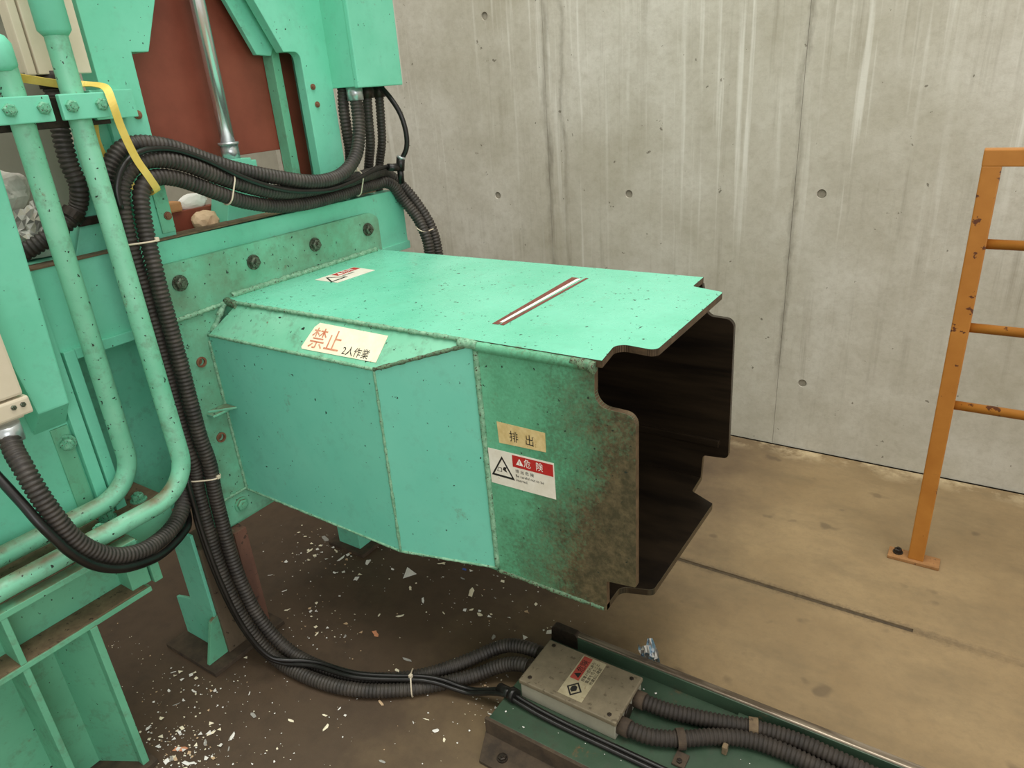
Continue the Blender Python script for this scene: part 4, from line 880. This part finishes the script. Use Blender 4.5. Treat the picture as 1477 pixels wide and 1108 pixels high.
# ------------------------------------------------------------------ railing
ra = thing('safety_railing', 'orange-yellow chipped steel railing with three rungs in front of the concrete wall', 'railing', (0.0, 1.905, 0))
RY = 1.905
for x in (-0.004, 1.55):
    box('post', (x - 0.019, x + 0.019), (RY - 0.012, RY + 0.028), (0.009, 1.060), 'railing_paint', ra, 0.003)
    box('foot_plate', (x - 0.068, x + 0.058), (RY - 0.022, RY + 0.026), (0, 0.010), 'foot_paint', ra, 0.002)
    bolt(ra, (x - 0.045, RY + 0.004, 0.010), (0, 0, 1), 0.009, 0.010, 'bolt_dark')
box('top_rail', (-0.0235, 1.5695), (RY - 0.0125, RY + 0.0285), (1.058, 1.094), 'railing_paint', ra, 0.003)
for z in (0.886, 0.685, 0.480): cyl('rung', (0.0, RY + 0.008, z), (1.55, RY + 0.008, z), 0.0115, 'railing_paint', ra, 16)

# ------------------------------------------------------------------ scraps
def scrap_mesh(kind, rg):
    bm = bmesh.new()
    n = {'tri': 3, 'quad': 4}.get(kind, rg.randint(6, 9))
    out = []
    for k in range(n):
        a = 2 * math.pi * (k + rg.uniform(-0.25, 0.25) * (kind == 'shred')) / n + (0.3 if n < 5 else 0)
        r = 0.5 * (rg.uniform(0.35, 1.0) if kind == 'shred' else rg.uniform(0.8, 1.0))
        out.append((math.cos(a) * r, math.sin(a) * r * (0.55 if kind == 'shred' else 0.8)))
    z = lambda x, y: 0.06 + 0.16 * abs(math.sin(3 * x + rg.uniform(0, 0.4))) * (1 if kind == 'shred' else 0.3)
    bot = [(x, y, z(x, y)) for x, y in out]; top = [(x, y, q + 0.03) for x, y, q in bot]
    a = [bm.verts.new(p) for p in bot]; b = [bm.verts.new(p) for p in top]
    ca = bm.verts.new((0, 0, 0.10)); cb_ = bm.verts.new((0, 0, 0.20))
    for i in range(n):
        j = (i + 1) % n
        bm.faces.new((a[j], a[i], ca)); bm.faces.new((b[i], b[j], cb_)); bm.faces.new((a[i], a[j], b[j], b[i]))
    me = bpy.data.meshes.new('paper_scrap'); bm.to_mesh(me); bm.free(); return me
rg = random.Random(5)
protos = [scrap_mesh('shred', rg) for _ in range(8)]
trim, quadm = scrap_mesh('tri', rg), scrap_mesh('quad', rg)
SCR = [(-1.591,1.186,.052),(-1.384,1.161,.044),(-1.359,1.091,.039),(-1.238,1.183,.064),(-1.190,1.133,.025),(-1.105,1.276,.025),(-1.181,1.265,.030),(-1.082,1.239,.021),(-1.025,1.202,.049),(-0.984,1.146,.024),(-0.953,1.141,.035),(-1.124,1.110,.028),(-1.140,1.033,.028),(-1.193,1.007,.016),(-1.152,0.950,.035),(-0.873,1.090,.030),(-0.803,1.129,.023),(-0.757,1.176,.030),(-1.020,0.922,.034),(-1.019,0.885,.026),(-0.983,0.79,.029),(-1.059,0.73,.018),(-1.075,0.700,.018),(-1.033,0.723,.016),(-1.047,0.677,.036),(-1.133,0.650,.022),(-0.863,0.808,.017),(-0.823,0.795,.024),(-0.794,0.785,.020),(-0.877,0.677,.024),(-0.884,0.787,.010),(-1.291,0.873,.020),(-1.218,0.905,.020),(-1.266,0.535,.026),(-1.216,0.554,.041),(-1.29,0.474,.041),(-1.255,0.512,.034),(-1.285,0.45,.031),(-1.24,0.462,.038),(-1.413,0.544,.020),(-1.410,0.589,.020),(-1.285,0.654,.015),(-1.223,0.616,.030),(-1.509,0.948,.022),(-1.605,0.977,.018),(-1.589,1.117,.032),(-1.471,1.138,.036),(-1.514,1.157,.027),(-1.460,1.318,.019),(-1.436,0.899,.021),(-1.042,1.099,.016),(-0.778,0.985,.012),(-0.746,0.891,.014),(-1.467,0.558,.018),(-1.514,0.600,.016),(-1.196,0.530,.016),(-1.101,0.585,.014)]
special = {3: ('paper_white', 'large white triangular paper scrap on the dark floor below the chute', trim), 5: ('paper_blue', 'small blue plastic scrap on the floor below the chute', None),
           17: ('paper_white', 'white square paper scrap beside the end of the track rail', quadm), 14: ('paper_orange', 'peach coloured shredded scrap on the floor behind the conduits', None),
           18: ('paper_grey', 'grey crumpled scrap touching the conduits on the floor', None), 20: ('paper_tan', 'brown paper scrap on the floor beside the cable tie', None),
           35: ('paper_orange', 'orange shredded scrap beside the foot of the press base', None), 16: ('paper_white', 'white triangular scrap near the floor track end', trim)}
for i, (x, y, sz) in enumerate(SCR):
    mt, lab, me = special.get(i, (None, None, None))
    if me is None: me = rg.choice(protos)
    o = bpy.data.objects.new('paper_scrap', me); COL.objects.link(o)
    o.location = (x, y, -0.0003); o.rotation_euler = (0, 0, rg.uniform(0, 6.3)); o.scale = (sz, sz * rg.uniform(0.6, 1), min(sz, 0.03) * 0.35)
    if not me.materials: me.materials.append(MAT['paper_white'])
    if mt is None: mt = rg.choice(['paper_white', 'paper_white', 'paper_cream', 'paper_grey', 'paper_cream'])
    o.material_slots[0].link = 'OBJECT'; o.material_slots[0].material = MAT[mt]
    if i in (20, 18, 14): pass
    zone = ('beside the press base' if y < 0.62 else 'under the chute' if y > 1.0 else 'beside the leg foot' if x < -1.4 else 'near the conduits' if y > 0.74 else 'in front of the conduits')
    word = 'larger' if sz > 0.03 else 'small' if sz > 0.0185 else 'tiny'
    colr = {'paper_white': 'white', 'paper_cream': 'cream', 'paper_grey': 'grey'}.get(mt, 'pale')
    tag(o, lab or f'{word} {colr} torn paper scrap on the floor {zone}', 'scrap', 'torn paper scraps on the dirty floor')
# specks of shredded waste nobody could count
bm = bmesh.new(); rs = random.Random(12)
def speck(x, y, z, s_, mi):
    a = rs.uniform(0, 6.3); n = rs.choice((3, 4, 4)); 
    vs = [bm.verts.new((x + math.cos(a + 6.283 * k / n) * s_ * rs.uniform(0.5, 1.2), y + math.sin(a + 6.283 * k / n) * s_ * rs.uniform(0.3, 1.0), z + rs.uniform(0.0004, s_ * 0.5))) for k in range(n)]
    f = bm.faces.new(vs); f.material_index = mi
def blocked(x, y):
    return (x < -1.30 and y < 0.44) or (x < -1.39 and 0.63 < y < 0.87) or (x > -0.73 and y < 1.17)
cl_c = [(-1.50, 1.15, 0.10, 150), (-1.40, 0.54, 0.10, 40), (-1.28, 0.45, 0.06, 260), (-1.22, 0.50, 0.10, 80), (-1.48, 0.60, 0.06, 40), (-1.38, 0.62, 0.05, 30), (-0.98, 1.18, 0.12, 90), (-1.32, 0.90, 0.08, 60), (-0.78, 0.92, 0.05, 50)]
for cx, cy, sd, n in cl_c:
    for _ in range(n):
        x, y = rs.gauss(cx, sd), rs.gauss(cy, sd * 0.7)
        if not blocked(x, y): speck(x, y, 0.0003, rs.choice((0.001, 0.0015, 0.002, 0.002, 0.003, 0.004, 0.008)), rs.choice((0, 0, 0, 1, 1, 2)))
for _ in range(700):
    x, y = rs.uniform(-1.9, -0.72), rs.uniform(0.35, 1.45)
    if rs.random() < 0.3 + 0.5 * (y < 0.95) and not blocked(x, y): speck(x, y, 0.0003, rs.choice((0.0012, 0.0016, 0.002, 0.003)), rs.choice((0, 0, 1, 2)))
for _ in range(40):
    speck(rs.uniform(-0.70, -0.1), rs.uniform(0.855, 1.12), 0.0503, rs.choice((0.0015, 0.002, 0.0035)), 0)
st_ = from_bm('shredded_waste', bm, ['paper_white', 'paper_cream', 'paper_tan'])
st_['kind'] = 'stuff'; tag(st_, 'tiny specks of shredded paper and plastic strewn over the dirty floor', 'litter')
sheet('candy_wrapper', (-0.474, 1.152, 0.078), (0.9, 0.3, 0.5), (-0.25, -0.25, 1), 0.046, 0.085, 0.008, ['paper_white', 'wrapper', 'wrapper', 'paper_grey'], 'crumpled blue and white wrapper leaning on the track rail', 'wrapper', 41)
